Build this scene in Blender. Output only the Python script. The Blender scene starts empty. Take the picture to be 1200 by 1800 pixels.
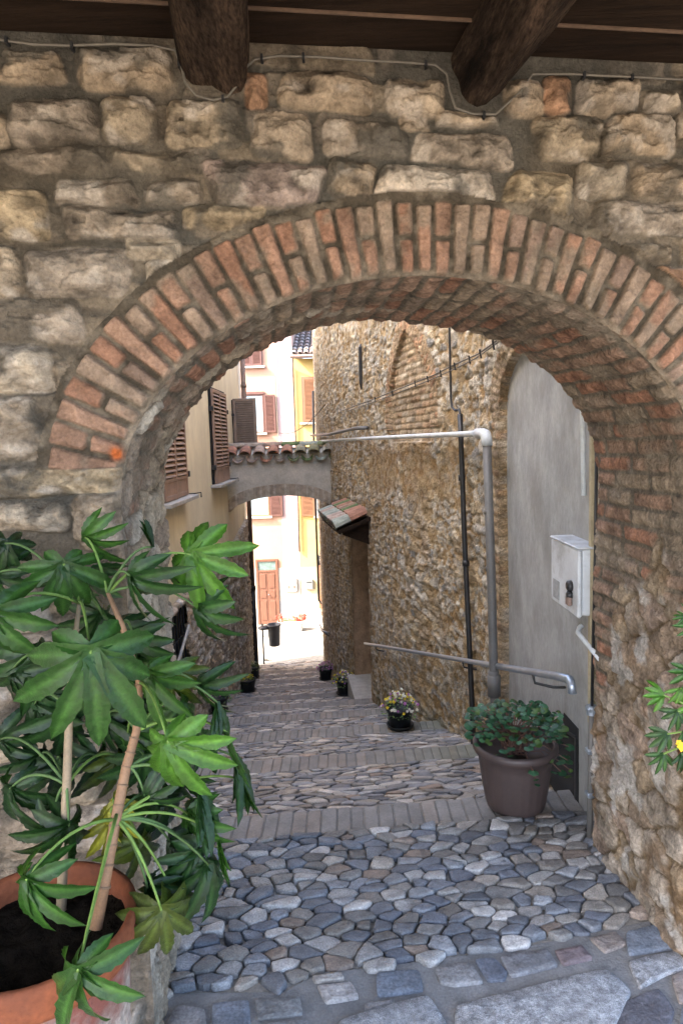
import bpy, math, random
import numpy as np
from mathutils import Vector, Matrix
random.seed(7)
S = bpy.context.scene
COL = S.collection
# ---------------------------------------------------------------- camera
PITCH, ROLL, EZ, FPX = math.radians(5.95), math.radians(1.8), 1.65, 1200.0
fw = np.array([0, math.cos(PITCH), -math.sin(PITCH)]); r0 = np.array([1., 0, 0]); u0 = np.cross(r0, fw)
cr = math.cos(ROLL)*r0 - math.sin(ROLL)*u0
cu = math.cos(ROLL)*u0 + math.sin(ROLL)*r0
cam = bpy.data.cameras.new('camera'); co = bpy.data.objects.new('camera', cam); COL.objects.link(co)
co.matrix_world = Matrix(((cr[0], cu[0], -fw[0], 0), (cr[1], cu[1], -fw[1], 0), (cr[2], cu[2], -fw[2], EZ), (0, 0, 0, 1)))
cam.sensor_fit = 'VERTICAL'; cam.sensor_height = 36; cam.lens = 24; cam.clip_end = 500; cam.clip_start = .02
S.camera = co
# ---------------------------------------------------------------- world, sun, exposure
SUN_EL, SUN_AZ = math.radians(40), math.atan2(-.93, -.36)
w = bpy.data.worlds.new('World'); S.world = w; w.use_nodes = True
nt = w.node_tree; bg = nt.nodes['Background']
sky = nt.nodes.new('ShaderNodeTexSky'); sky.sky_type = 'NISHITA'; sky.sun_disc = False
sky.sun_elevation = SUN_EL; sky.sun_rotation = SUN_AZ; sky.dust_density = 3.5; sky.ozone_density = .2; sky.air_density = .7
nt.links.new(sky.outputs[0], bg.inputs[0]); bg.inputs[1].default_value = .15
sl = bpy.data.lights.new('sun', 'SUN'); sl.energy = 2.0; sl.angle = math.radians(.5); sl.color = (1, .93, .82)
so = bpy.data.objects.new('sun', sl); COL.objects.link(so)
sdir = Vector((math.sin(SUN_AZ)*math.cos(SUN_EL), math.cos(SUN_AZ)*math.cos(SUN_EL), math.sin(SUN_EL)))
so.rotation_euler = sdir.to_track_quat('Z', 'Y').to_euler()
S.view_settings.view_transform = 'Standard'; S.view_settings.look = 'None'
S.view_settings.exposure = 3.6; S.view_settings.gamma = 1
S.render.engine = 'CYCLES'; S.cycles.max_bounces = 10; S.cycles.diffuse_bounces = 6
S.cycles.use_denoising = True
# ---------------------------------------------------------------- numeric helpers
def at(x, y, Y):
    d = fw + cr*(x-600)/FPX - cu*(y-900)/FPX
    return np.array([0, 0, EZ]) + d/d[1]*Y
def onwall(x, y, c=1.78, k=.14):
    d = fw + cr*(x-600)/FPX - cu*(y-900)/FPX
    return np.array([0, 0, EZ]) + d*(c/(d[1]-k*d[0]))
def onz(x, y, z):
    d = fw + cr*(x-600)/FPX - cu*(y-900)/FPX
    return np.array([0, 0, EZ]) + d*((z-EZ)/d[2])
def h2(i, j, s):
    n = (np.asarray(i).astype(np.int64)*374761393 + np.asarray(j).astype(np.int64)*668265263 + s*974634777) & 0x7fffffff
    n = ((n ^ (n >> 13))*1274126177) & 0x7fffffff
    n = ((n ^ (n >> 15))*2246822519) & 0x7fffffff
    return ((n ^ (n >> 13)) & 0xffffff)/float(0x1000000)
def vn(x, y, s=0):
    xi = np.floor(x); yi = np.floor(y); fx = x-xi; fy = y-yi
    fx = fx*fx*(3-2*fx); fy = fy*fy*(3-2*fy)
    a = h2(xi, yi, s); b = h2(xi+1, yi, s); c = h2(xi, yi+1, s); d = h2(xi+1, yi+1, s)
    return (a+(b-a)*fx)*(1-fy) + (c+(d-c)*fx)*fy - .5
def fbm(x, y, s=0, o=4, g=.5):
    t = 0; a = 1
    for k in range(o):
        t = t + a*vn(x*2**k+k*17.3, y*2**k-k*9.1, s+k); a *= g
    return t
def ss(a, b, x):
    t = np.clip((x-a)/(b-a), 0, 1); return t*t*(3-2*t)
def rubble(u, v, cu_, cv_, seed, jit=.8):
    """irregular stones: returns edge distance (cell units), per-stone randoms, offset from the stone centre"""
    x = u/cu_ + .45*fbm(u/cu_*.9, v/cv_*.9, seed+5, 3); y = v/cv_ + .45*fbm(u/cu_*.9+31, v/cv_*.9, seed+6, 3)
    xi = np.floor(x); yi = np.floor(y)
    f1 = np.full(x.shape, 9.); f2 = np.full(x.shape, 9.); bi = np.zeros(x.shape); bj = np.zeros(x.shape)
    ox = np.zeros(x.shape); oy = np.zeros(x.shape)
    for a in (-1, 0, 1):
        for b in (-1, 0, 1):
            ci = xi+a; cj = yi+b
            px = ci+.5+jit*(h2(ci, cj, seed)-.5)+.25*(np.mod(cj, 2)); py = cj+.5+jit*(h2(ci, cj, seed+1)-.5)
            d = np.hypot(x-px, y-py)*(1+.0*d if False else 1)
            m = d < f1
            f2 = np.where(m, f1, np.minimum(f2, d))
            bi = np.where(m, ci, bi); bj = np.where(m, cj, bj); ox = np.where(m, x-px, ox); oy = np.where(m, y-py, oy)
            f1 = np.where(m, d, f1)
    return f2-f1, h2(bi, bj, seed+2), h2(bi, bj, seed+3), h2(bi, bj, seed+4), ox, oy
def courses(u, v, L, H, seed, gap=.012, rnd=.008, wob=.01):
    """coursed bricks: signed inside distance in metres, two randoms"""
    u = u + wob*fbm(u*4, v*9, seed, 3); v = v + wob*.6*fbm(u*3+5, v*4, seed+1, 3)
    row = np.floor(v/H); lv = v-row*H
    uu = u/L + h2(row, row*0, seed+2); c = np.floor(uu)
    e0 = c + .3*(h2(c, row, seed+3)-.5); e1 = c+1 + .3*(h2(c+1, row, seed+3)-.5)
    lo = uu < e0; hi = uu > e1
    c = np.where(lo, c-1, np.where(hi, c+1, c))
    e0 = c + .3*(h2(c, row, seed+3)-.5); e1 = c+1 + .3*(h2(c+1, row, seed+3)-.5)
    du = np.minimum(uu-e0, e1-uu)*L - gap/2 - .004*h2(c, row, seed+6); dv = np.minimum(lv, H-lv) - gap/2
    qx = rnd-du; qy = rnd-dv
    d = rnd - np.hypot(np.maximum(qx, 0), np.maximum(qy, 0)) - np.minimum(np.maximum(qx, qy), 0)
    return d, h2(c, row, seed+4), h2(c, row, seed+5)
def lerp3(a, b, t):
    t = np.asarray(t)[..., None]; return np.asarray(a)*(1-t) + np.asarray(b)*t
def palette(r, cols):
    cols = np.array(cols); return cols[np.clip((np.asarray(r)*len(cols)).astype(int), 0, len(cols)-1)]
# ---------------------------------------------------------------- object helpers
def tag(o, label=None, cat=None, group=None, kind=None):
    if label: o['label'] = label
    if cat: o['category'] = cat
    if group: o['group'] = group
    if kind: o['kind'] = kind
    return o
def empty(name, loc=(0, 0, 0), rz=0, label=None, cat=None, group=None):
    o = bpy.data.objects.new(name, None); COL.objects.link(o); o.location = loc; o.rotation_euler = (0, 0, rz)
    return tag(o, label, cat, group)
def link(name, me, m, parent=None, smooth=False):
    o = bpy.data.objects.new(name, me); COL.objects.link(o)
    if m: me.materials.append(m)
    if smooth:
        me.polygons.foreach_set('use_smooth', [True]*len(me.polygons))
    if parent:
        o.parent = parent
        if parent.type == 'EMPTY' and not parent.get('_local'):
            bpy.context.view_layer.update()
            o.matrix_parent_inverse = parent.matrix_world.inverted()
    return o
class MB:
    def __init__(s): s.v = []; s.f = []; s.c = []
    def add(s, vs, fs, col=None):
        n = len(s.v); s.v += [tuple(p) for p in vs]; s.f += [tuple(i+n for i in f) for f in fs]
        if col is not None: s.c += [tuple(col)]*len(vs) if not hasattr(col[0], '__len__') else [tuple(c) for c in col]
    def box(s, lo, hi, col=None, M=None):
        x0, y0, z0 = lo; x1, y1, z1 = hi
        vs = [(x0,y0,z0),(x1,y0,z0),(x1,y1,z0),(x0,y1,z0),(x0,y0,z1),(x1,y0,z1),(x1,y1,z1),(x0,y1,z1)]
        if M is not None: vs = [tuple(M @ Vector(p)) for p in vs]
        s.add(vs, [(0,3,2,1),(4,5,6,7),(0,1,5,4),(1,2,6,5),(2,3,7,6),(3,0,4,7)], col)
    def bbox(s, lo, hi, b=.004, col=None, M=None):
        """box with chamfered edges"""
        x0, y0, z0 = lo; x1, y1, z1 = hi; vs = []; fs = []
        for z, i in ((z0, b), (z0+b, 0), (z1-b, 0), (z1, b)):
            for (x, y) in ((x0+i, y0+b+i), (x0+b+i, y0+i), (x1-b-i, y0+i), (x1-i, y0+b+i), (x1-i, y1-b-i), (x1-b-i, y1-i), (x0+b+i, y1-i), (x0+i, y1-b-i)):
                vs.append((x, y, z))
        for k in range(3):
            for j in range(8):
                a = k*8+j; c = k*8+(j+1) % 8; fs.append((a, c, c+8, a+8))
        fs.append(tuple(range(7, -1, -1))); fs.append(tuple(range(24, 32)))
        if M is not None: vs = [tuple(M @ Vector(p)) for p in vs]
        s.add(vs, fs, col)
    def tube(s, pts, r, n=8, col=None, cap=True):
        pts = [Vector(p) for p in pts]; rs = r if hasattr(r, '__len__') else [r]*len(pts)
        vs = []; fs = []; up = None
        for i, p in enumerate(pts):
            t = (pts[min(i+1, len(pts)-1)]-pts[max(i-1, 0)]).normalized()
            if up is None: up = t.orthogonal().normalized()
            up = (up - t*up.dot(t)).normalized(); sd = t.cross(up)
            for k in range(n):
                a = 2*math.pi*k/n; vs.append(p + (up*math.cos(a)+sd*math.sin(a))*rs[i])
        for i in range(len(pts)-1):
            for k in range(n): fs.append((i*n+k, i*n+(k+1) % n, (i+1)*n+(k+1) % n, (i+1)*n+k))
        if cap: fs.append(tuple(range(n-1, -1, -1))); fs.append(tuple(range((len(pts)-1)*n, len(pts)*n)))
        s.add(vs, fs, col)
    def lathe(s, c, prof, n=32, col=None, flute=None):
        vs = []; fs = []
        for i, (r, z) in enumerate(prof):
            for k in range(n):
                a = 2*math.pi*k/n; q = r*(1+(flute(i, k) if flute else 0)); vs.append((c[0]+q*math.cos(a), c[1]+q*math.sin(a), c[2]+z))
        for i in range(len(prof)-1):
            for k in range(n): fs.append((i*n+k, i*n+(k+1) % n, (i+1)*n+(k+1) % n, (i+1)*n+k))
        fs.append(tuple(range(n-1, -1, -1))); fs.append(tuple(range((len(prof)-1)*n, len(prof)*n)))
        s.add(vs, fs, col)
    def build(s, name, m, parent=None, smooth=False):
        me = bpy.data.meshes.new(name); me.from_pydata(s.v, [], s.f); me.update()
        if s.c:
            ca = me.color_attributes.new('tint', 'FLOAT_COLOR', 'POINT')
            ca.data.foreach_set('color', [x for c in s.c for x in (c[0], c[1], c[2], 1)])
        return link(name, me, m, parent, smooth)
def build_each(mb, name, m, parent=None, smooth=False):
    """every connected piece becomes an object of its own"""
    par = list(range(len(mb.v)))
    def fnd(a):
        while par[a] != a: par[a] = par[par[a]]; a = par[a]
        return a
    for f in mb.f:
        for k in f[1:]: par[fnd(k)] = fnd(f[0])
    gs = {}
    for f in mb.f: gs.setdefault(fnd(f[0]), []).append(f)
    for fs in gs.values():
        ids = sorted({k for f in fs for k in f}); mp = {k: i for i, k in enumerate(ids)}
        q = MB(); q.v = [mb.v[k] for k in ids]; q.f = [tuple(mp[k] for k in f) for f in fs]; q.build(name, m, parent, smooth)
def grid(name, P, C, m, parent=None, mask=None, smooth=True):
    nu, nv = P.shape[:2]; idx = np.arange(nu*nv).reshape(nu, nv)
    F = np.stack([idx[:-1, :-1], idx[1:, :-1], idx[1:, 1:], idx[:-1, 1:]], -1)
    F = F[mask] if mask is not None else F.reshape(-1, 4)
    used = np.zeros(nu*nv, bool); used[F.ravel()] = True
    remap = np.cumsum(used)-1; F = remap[F]; V = P.reshape(-1, 3)[used]
    me = bpy.data.meshes.new(name); me.vertices.add(len(V)); me.vertices.foreach_set('co', V.astype(np.float32).ravel())
    me.loops.add(F.size); me.loops.foreach_set('vertex_index', F.ravel().astype(np.int32))
    me.polygons.add(len(F)); me.polygons.foreach_set('loop_start', np.arange(0, F.size, 4, dtype=np.int32))
    me.update(calc_edges=True); me.validate()
    if C is not None:
        ca = me.color_attributes.new('tint', 'FLOAT_COLOR', 'POINT')
        c4 = np.concatenate([C.reshape(-1, 3)[used], np.ones((len(V), 1))], 1); ca.data.foreach_set('color', c4.astype(np.float32).ravel())
    return link(name, me, m, parent, smooth)
# ---------------------------------------------------------------- materials
def mat(name, col=None, rough=.85, var=.25, scale=8, bump=.3, bscale=60, dist=.004, metal=0, spec=.5, coat=0, transl=0, stretch=None, dark=None, dscale=2.5, damt=.5, fine=.6):
    """noisy surface; col None = reads the 'tint' attribute of the mesh; dark = colour of stains with their own shape"""
    m = bpy.data.materials.new(name); m.use_nodes = True; t = m.node_tree; N = t.nodes; L = t.links
    b = N['Principled BSDF']; tc = N.new('ShaderNodeTexCoord'); vec = tc.outputs['Object']
    if stretch:
        mp = N.new('ShaderNodeMapping'); mp.inputs['Scale'].default_value = stretch; L.new(vec, mp.inputs[0]); vec = mp.outputs[0]
    def noise(sc, det=6, ro=.6):
        n = N.new('ShaderNodeTexNoise'); n.inputs['Scale'].default_value = sc; n.inputs['Detail'].default_value = det
        n.inputs['Roughness'].default_value = ro; L.new(vec, n.inputs['Vector']); return n.outputs['Fac']
    def mix(a, bcol, fac, mode='MIX'):
        x = N.new('ShaderNodeMix'); x.data_type = 'RGBA'; x.blend_type = mode
        for s_, v_ in ((x.inputs[0], fac), (x.inputs[6], a), (x.inputs[7], bcol)):
            if hasattr(v_, 'is_linked'): L.new(v_, s_)
            else: s_.default_value = v_
        return x.outputs[2]
    def mr(f, a, c, lo, hi):
        x = N.new('ShaderNodeMapRange'); L.new(f, x.inputs[0])
        for i, v_ in enumerate((a, c, lo, hi)): x.inputs[i+1].default_value = v_
        return x.outputs[0]
    if col is None:
        a = N.new('ShaderNodeAttribute'); a.attribute_name = 'tint'; base = a.outputs['Color']
    else: base = (*col, 1)
    k = mr(noise(scale), .3, .7, 1-var, 1+var)
    cc = N.new('ShaderNodeCombineColor'); [L.new(k, cc.inputs[i]) for i in range(3)]
    out = mix(base, cc.outputs[0], 1.0, 'MULTIPLY')
    k2 = mr(noise(scale*9, 4), .3, .7, 1-var*fine, 1+var*fine)
    cc2 = N.new('ShaderNodeCombineColor'); [L.new(k2, cc2.inputs[i]) for i in range(3)]
    out = mix(out, cc2.outputs[0], 1.0, 'MULTIPLY')
    if dark: out = mix(out, (*dark, 1), mr(noise(dscale, 8, .65), .48, .66, 0, damt))
    L.new(out, b.inputs['Base Color']); b.inputs['Roughness'].default_value = rough; b.inputs['Metallic'].default_value = metal
    b.inputs['Specular IOR Level'].default_value = spec; b.inputs['Coat Weight'].default_value = coat
    if bump:
        bp = N.new('ShaderNodeBump'); bp.inputs['Strength'].default_value = bump; bp.inputs['Distance'].default_value = dist
        ad = N.new('ShaderNodeMath'); ad.operation = 'ADD'; L.new(noise(bscale, 8, .7), ad.inputs[0]); L.new(noise(bscale*.25, 4), ad.inputs[1])
        L.new(ad.outputs[0], bp.inputs['Height']); L.new(bp.outputs[0], b.inputs['Normal'])
    if transl:
        tr = N.new('ShaderNodeBsdfTranslucent'); ms = N.new('ShaderNodeMixShader'); ms.inputs[0].default_value = transl
        tm = mix(out, (1.6, 2.0, .7, 1), 1.0, 'MULTIPLY')
        L.new(tm, tr.inputs[0]); L.new(b.outputs[0], ms.inputs[1]); L.new(tr.outputs[0], ms.inputs[2])
        L.new(ms.outputs[0], N['Material Output'].inputs[0])
    return m
M = dict(
 masonry=mat('masonry', rough=.92, var=.30, scale=12, bump=1, bscale=75, dist=.009, spec=.2, fine=.75),
 rubble=mat('rubble', rough=.9, var=.34, scale=10, bump=1, bscale=50, dist=.02, spec=.25, fine=.9),
 cobble=mat('cobble', rough=.5, var=.34, scale=20, bump=.9, bscale=90, dist=.005, spec=.45, fine=1.0),
 bandm=mat('paving_brick', rough=.75, var=.25, scale=12, bump=.5, bscale=90, dist=.003),
 joint=mat('joint', (.25, .235, .205), .95, .35, 9, .8, 80, .006),
 granite=mat('granite', (.30, .31, .32), .85, .5, 45, 1, 110, .006, dark=(.14, .14, .14), dscale=25, fine=1.3),
 slab=mat('slab', rough=.7, var=.35, scale=12, bump=.9, bscale=60, dist=.006, fine=1.0),
 plaster=mat('plaster', (.31, .315, .305), .9, .2, 6, .6, 30, .006, dark=(.20, .195, .18), dscale=3.2, damt=.75, stretch=(1, 1, .6), fine=.5),
 stucco=mat('stucco', (.72, .64, .46), .9, .10, 3, .3, 30, .004, dark=(.58, .49, .34), dscale=1.3, damt=.55, stretch=(1, 1, .35)),
 graystucco=mat('grey_stucco', (.46, .42, .345), .9, .2, 4, .5, 30, .006, dark=(.30, .27, .215), dscale=2.2, damt=.7),
 pink=mat('pink_stucco', (.36, .215, .15), .9, .06, 2, .15, 30, .003, dark=(.38, .255, .19), dscale=.8, damt=.7),
 lilac=mat('lilac_stucco', (.34, .25, .25), .9, .06, 2, .15, 30, .003),
 yellow=mat('yellow_stucco', (.44, .33, .12), .9, .06, 2, .15, 30, .003),
 white=mat('white_stucco', (.38, .36, .33), .9, .08, 3, .15, 30, .003),
 wood=mat('dark_wood', (.026, .016, .010), .75, .45, 5, .8, 30, .006, stretch=(1, 12, 12), dark=(.012, .008, .006), dscale=1.2, spec=.08),
 log=mat('log_wood', (.070, .046, .031), .85, .7, 3, 1.0, 9, .03, stretch=(6, 1.2, 6), dark=(.008, .006, .005), dscale=1.2, damt=.95, fine=1.0, spec=.1),
 shut=mat('brown_shutter', (.27, .175, .125), .6, .2, 6, .3, 60, .002),
 redshut=mat('red_shutter', (.10, .044, .034), .55, .15, 6, .2, 60, .002),
 orangeshut=mat('orange_shutter', (.19, .09, .045), .55, .15, 6, .2, 60, .002),
 door=mat('brown_door', (.13, .055, .033), .5, .25, 5, .3, 30, .002, stretch=(8, 8, .8)),
 darkdoor=mat('old_door', (.075, .042, .025), .7, .3, 5, .5, 30, .003, stretch=(8, 8, .8)),
 void=mat('unlit_interior', (.012, .012, .012), .95, .1, 5, 0),  # near-black colour stands in for shade behind openings and slats
 glass=mat('window_glass', (.22, .30, .34), .25, .05, 2, 0, spec=.8),
 sill=mat('sill_stone', (.40, .38, .34), .8, .2, 12, .4, 60, .003),
 tile=mat('roof_tile', rough=.9, var=.35, scale=10, bump=.6, bscale=50, dist=.005),
 pipe=mat('grey_pipe', (.12, .118, .112), .5, .15, 10, .1, 60, .001, dark=(.12, .11, .10)),
 steel=mat('galvanised_steel', (.34, .39, .45), .38, .12, 20, .1, 100, .001, metal=.7),
 paleblue=mat('pale_pipe', (.56, .60, .62), .5, .12, 8, .1, 60, .001, dark=(.32, .33, .33), dscale=6),
 black=mat('black_iron', (.018, .018, .019), .45, .2, 20, .2, 100, .001),
 rust=mat('brown_metal', (.17, .115, .09), .6, .3, 10, .3, 60, .002),
 wire=mat('grey_cable', (.13, .115, .09), .6, .2, 20, 0),
 boxw=mat('enamel', (.52, .55, .57), .5, .08, 6, .1, 30, .001, dark=(.25, .25, .24), dscale=7, damt=.8),
 plasticpot=mat('plastic_pot', (.060, .042, .038), .5, .12, 8, .15, 60, .001),
 blackpot=mat('black_pot', (.012, .014, .016), .5, .2, 12, .2, 60, .001),
 terra=mat('terracotta', (.19, .060, .026), .8, .3, 9, .6, 40, .005, dark=(.13, .050, .030), dscale=7, damt=.6, spec=.2),
 oldterra=mat('peeling_terracotta', (.30, .255, .215), .9, .4, 9, 1, 25, .012, dark=(.20, .065, .045), dscale=6, damt=1, fine=1),
 soil=mat('soil', (.010, .008, .006), 1.0, .6, 40, 1, 60, .012, spec=.03),
 leaf=mat('leaf', rough=.30, var=.30, scale=16, bump=.7, bscale=26, dist=.006, spec=.32, transl=.22),
 leafs=mat('small_leaf', rough=.5, var=.2, scale=30, bump=0, transl=.2),
 stem=mat('stem', rough=.7, var=.25, scale=30, bump=.5, bscale=60, dist=.002),
 petal=mat('petal', rough=.6, var=.1, scale=30, bump=0, transl=.25),
)
# ---------------------------------------------------------------- lane ground profile (drops away from the camera)
SK = .0875                                   # steps lie square to the lane, which bears a little to the left
def zr(Y):
    if Y < 2.94: return .018 + .02*(2.8-Y)
    if Y < 10: return .018-.308*(Y-2.8)
    if Y < 18.7: return -2.2-.27*(Y-10)
    return -4.55
BK = [2.8+1.5*k for k in range(10)]; HB = .10; DROP = .09
def gz(Y):
    """height of the stepped lane along its own axis"""
    if Y < BK[0]-HB: return .03
    for k, b in enumerate(BK):
        if Y <= b+HB:
            if Y >= b-HB: return zr(b)
            p = BK[k-1]+HB; t = (Y-p)/(b-HB-p); return (zr(BK[k-1])-DROP)*(1-t)+zr(b)*t
    p = BK[-1]+HB; e = 18.9
    if Y < e:
        t = (Y-p)/(e-p); return (zr(BK[-1])-DROP)*(1-t)-4.55*t
    return -4.55
GROUND = tag(empty('ground'), kind='structure')
gm = MB()
ys = [-6]+sorted(set([1.0, 18.9, 60]+[round(b-HB, 4) for b in BK]+[round(b+HB, 4) for b in BK]+[round(b+HB+.004, 4) for b in BK]))
for i in range(len(ys)-1):
    a, b = ys[i], ys[i+1]; za = gz(a)-.006; zb = gz(b)-.006
    if a < 1: za = gz(2)-.012
    W = 30 if a >= 18 or a < 1 else 3.4
    gm.add([(-W, a-SK*W if 1 < a < 19 else a, za), (W, a+SK*W if 1 < a < 19 else a, za), (W, b+SK*W if 1 < b < 19 else b, zb), (-W, b-SK*W if 1 < b < 19 else b, zb)], [(0, 1, 2, 3)])
g0 = gm.build('paving_joints', M['joint'], GROUND)
yd = MB(); yd.box((-12, -14, -.05), (12, .2, .026)); o = yd.build('bounce_ground', mat('bounce_ground_stone', (.26, .23, .19), .9, .2, 3, .4, 30, .004), None); tag(o, kind='structure')  # first: unseen pale ground added behind the camera to bounce sunlight forward
st = MB(); st.box((-40, 17.4, -5.2), (40, 60, -4.575)); o = st.build('street', mat('street_stone', (.55, .53, .50), .9, .15, 3, .3, 40, .004), None); tag(o, kind='structure')
# cobbles: clipped cells, rounded and domed
def cell(pts, i, near, lo=.006):
    p = pts[i]; poly = [(-.5, -.5), (.5, -.5), (.5, .5), (-.5, .5)]; poly = [(p[0]+a*.5, p[1]+b*.5) for a, b in poly]
    for j in near:
        q = pts[j]; mx, my = (p[0]+q[0])/2, (p[1]+q[1])/2; dx, dy = q[0]-p[0], q[1]-p[1]; L = math.hypot(dx, dy)
        if L < 1e-6: continue
        dx /= L; dy /= L; mx -= dx*lo; my -= dy*lo; out = []
        for k in range(len(poly)):
            a = poly[k]; b = poly[(k+1) % len(poly)]; da = (a[0]-mx)*dx+(a[1]-my)*dy; db = (b[0]-mx)*dx+(b[1]-my)*dy
            if da <= 0: out.append(a)
            if (da < 0 < db) or (db < 0 < da):
                t = da/(da-db); out.append((a[0]+(b[0]-a[0])*t, a[1]+(b[1]-a[1])*t))
        poly = out
        if len(poly) < 3: return None
    return poly
def chaikin(p, q=.22):
    out = []
    for k in range(len(p)):
        a = p[k]; b = p[(k+1) % len(p)]
        out += [(a[0]+(b[0]-a[0])*q, a[1]+(b[1]-a[1])*q), (a[0]+(b[0]-a[0])*(1-q), a[1]+(b[1]-a[1])*(1-q))]
    return out
CC = [(.34,.33,.31),(.28,.27,.25),(.30,.27,.23),(.24,.25,.26),(.15,.16,.175),(.19,.195,.20),(.12,.13,.15),(.22,.205,.18),(.17,.155,.135),(.14,.15,.165),(.25,.24,.225),(.115,.12,.13),(.20,.21,.225),(.165,.16,.15),(.42,.40,.37),(.21,.165,.13),(.155,.165,.18)]
def cobbles(mb, y0f, y1f, xl, xr, sx, sy, rng, bound=None, hz=gz, hgt=.016):
    """rows of stones between two lines; positions in lane axes (x, Y-SK*x)"""
    pts = []; rows = int((y1f-y0f)/sy)+1
    sy = (y1f-y0f)/rows
    for r in range(-1, rows+1):
        x = xl-sx+rng.random()*sx
        while x < xr+sx:
            pts.append((x+rng.uniform(-.2, .2)*sx, y0f+(r+.5)*sy+rng.uniform(-.42, .42)*sy)); x += sx*rng.uniform(.55, 1.5)
    from collections import defaultdict
    pts = [p for p in pts if rng.random() > .10]; gd = defaultdict(list); G = max(sx, sy)*1.3
    sp = [(p[0], p[1]*sx/sy) for p in pts]
    for i, p in enumerate(sp): gd[(int(p[0]//G), int(p[1]//G))].append(i)
    for i, p in enumerate(sp):
        if not (y0f <= pts[i][1] <= y1f): continue
        if not (xl <= pts[i][0] <= xr): continue
        a, b = int(p[0]//G), int(p[1]//G)
        near = [j for u in (-1, 0, 1, 2, -2) for v in (-1, 0, 1, 2, -2) for j in gd.get((a+u, b+v), []) if j != i]
        poly = cell(sp, i, near, .0016+.0046*rng.random()**1.5)
        if not poly: continue
        poly = [(q[0], min(max(q[1]*sy/sx, y0f+.003), y1f-.003)) for q in poly]
        poly = [(q[0]+rng.uniform(-1, 1)*.004, q[1]+rng.uniform(-1, 1)*.003) for q in poly]
        poly = chaikin(poly, rng.uniform(.08, .2)); poly = chaikin(poly, .2) if hz is gz and y0f < 2 else poly
        poly = [(q[0]+rng.uniform(-1, 1)*.0022, q[1]+rng.uniform(-1, 1)*.0016) for q in poly]
        cx = sum(q[0] for q in poly)/len(poly); cy = sum(q[1] for q in poly)/len(poly)
        if bound and not bound(cx, cy+SK*cx): continue
        H = hgt*rng.uniform(.45, 1.35); tx = rng.uniform(-.1, .1); ty = rng.uniform(-.1, .1); n = len(poly)
        col = random.Random(i*31+int(y0f*10)).choice(CC); k = rng.uniform(.80, 1.4)*(.85 if y0f < 2 else 1.12); col = (col[0]*.98, col[1]*1.0, col[2]*1.02) if y0f < 2 else (col[0]*1.04, col[1]*1.0, col[2]*.96); col = tuple(c*k for c in col)  # near stones darker and cooler, lane lighter and warmer: light balance in the colour
        vs = []; z0 = hz(cy)
        sl_ = (hz(cy+.02)-hz(cy-.02))/.04 if y0f+.03 < cy < y1f-.03 else 0
        for s_, h_ in ((1.0, -.012), (.985, .40*H), (.94, .82*H), (.80, H), (.35, H*1.02)):
            for q in poly:
                x = cx+(q[0]-cx)*s_; y = cy+(q[1]-cy)*s_
                z = z0+sl_*(y-cy)+h_+(tx*(x-cx)+ty*(y-cy) if h_ > 0 else 0)+(rng.uniform(-1, 1)*.0012 if h_ > 0 else 0)
                vs.append((x, y+SK*x, z))
        fs = [(r*n+k_, r*n+(k_+1) % n, (r+1)*n+(k_+1) % n, (r+1)*n+k_) for r in range(4) for k_ in range(n)]+[tuple(range(4*n, 5*n))]
        mb.add(vs, fs, col)
rng = random.Random(3)
_eb = [onz(a, b_, .03) for a, b_ in ((60, 1745), (330, 1745), (500, 1742), (560, 1708), (660, 1700), (760, 1685), (870, 1672), (960, 1655), (1080, 1630), (1180, 1610), (1300, 1580))]
EBX = [p[0] for p in _eb]; EBY = [p[1] for p in _eb]
def edge_bound(x, Y):      # the near edge of the cobbles, where the landing slabs begin
    return Y > np.interp(x, EBX, EBY)
cb = MB(); cobbles(cb, 1.55, BK[0]-HB, -1.9, 1.3, .080, .047, rng, edge_bound, hgt=.011)
for k in range(1, len(BK)):
    f_ = 1+.06*k
    cobbles(cb, BK[k-1]+HB+.006, BK[k]-HB, -2.75, 1.25, .095*f_, .060*f_, rng, hgt=.012)
cobbles(cb, BK[-1]+HB+.006, 18.9, -3, 1.0, .2, .15, rng)
cb.build('cobblestones', M['cobble'], GROUND, True)
# brick bands along the steps
bb = MB()
for k, b in enumerate(BK):
    z = zr(b); x = -2.8; rr = random.Random(k)
    while x < 1.3:
        wd = .062*rr.uniform(.9, 1.1)*(1 if k < 4 else 1.6); g_ = rr.uniform(0, .006)
        c = (.215, .20, .18) if rr.random() < .8 else (.235, .205, .175)
        kk = rr.uniform(.92, 1.08); mo = max(0, (x-.1)*.9) if k in (1, 2, 3) else 0
        c = tuple(np.array(c)*kk*(1-mo*.6)+np.array((.07, .10, .035))*mo*.6)
        M4 = Matrix(((1, 0, 0, 0), (SK, 1, 0, 0), (0, 0, 1, 0), (0, 0, 0, 1)))
        bb.bbox((x+.0018, b-HB+.002+g_, z-.06), (x+wd-.0018, b+HB-.002, z+.004+rr.uniform(-.003, .004)), .004, c, M4); x += wd
bb.build('brick_step_edges', M['bandm'], GROUND)
mo = MB()
for b in BK:
    z = zr(b); W = 3.0; mo.add([(-W, b-HB-SK*W, z-.004), (1.35, b-HB+SK*1.35, z-.004), (1.35, b+HB+SK*1.35, z-.004), (-W, b+HB-SK*W, z-.004)], [(0, 1, 2, 3)])
mo.build('band_mortar', mat('band_mortar', (.25, .235, .21), .95, .2, 20, .4, 60, .003), GROUND)
b = MB(); q_ = [(x, y+.004) for x, y in zip(EBX, EBY)]; b.add([(-1.2, .2, .024), (1.6, .2, .024)]+[(x, y, .024) for x, y in q_[::-1]], [tuple(range(2+len(q_)))]); b.build('landing_cement', mat('landing_cement', (.20, .20, .195), .85, .3, 14, .9, 60, .006, dark=(.13, .125, .115), dscale=7), GROUND)
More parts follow.
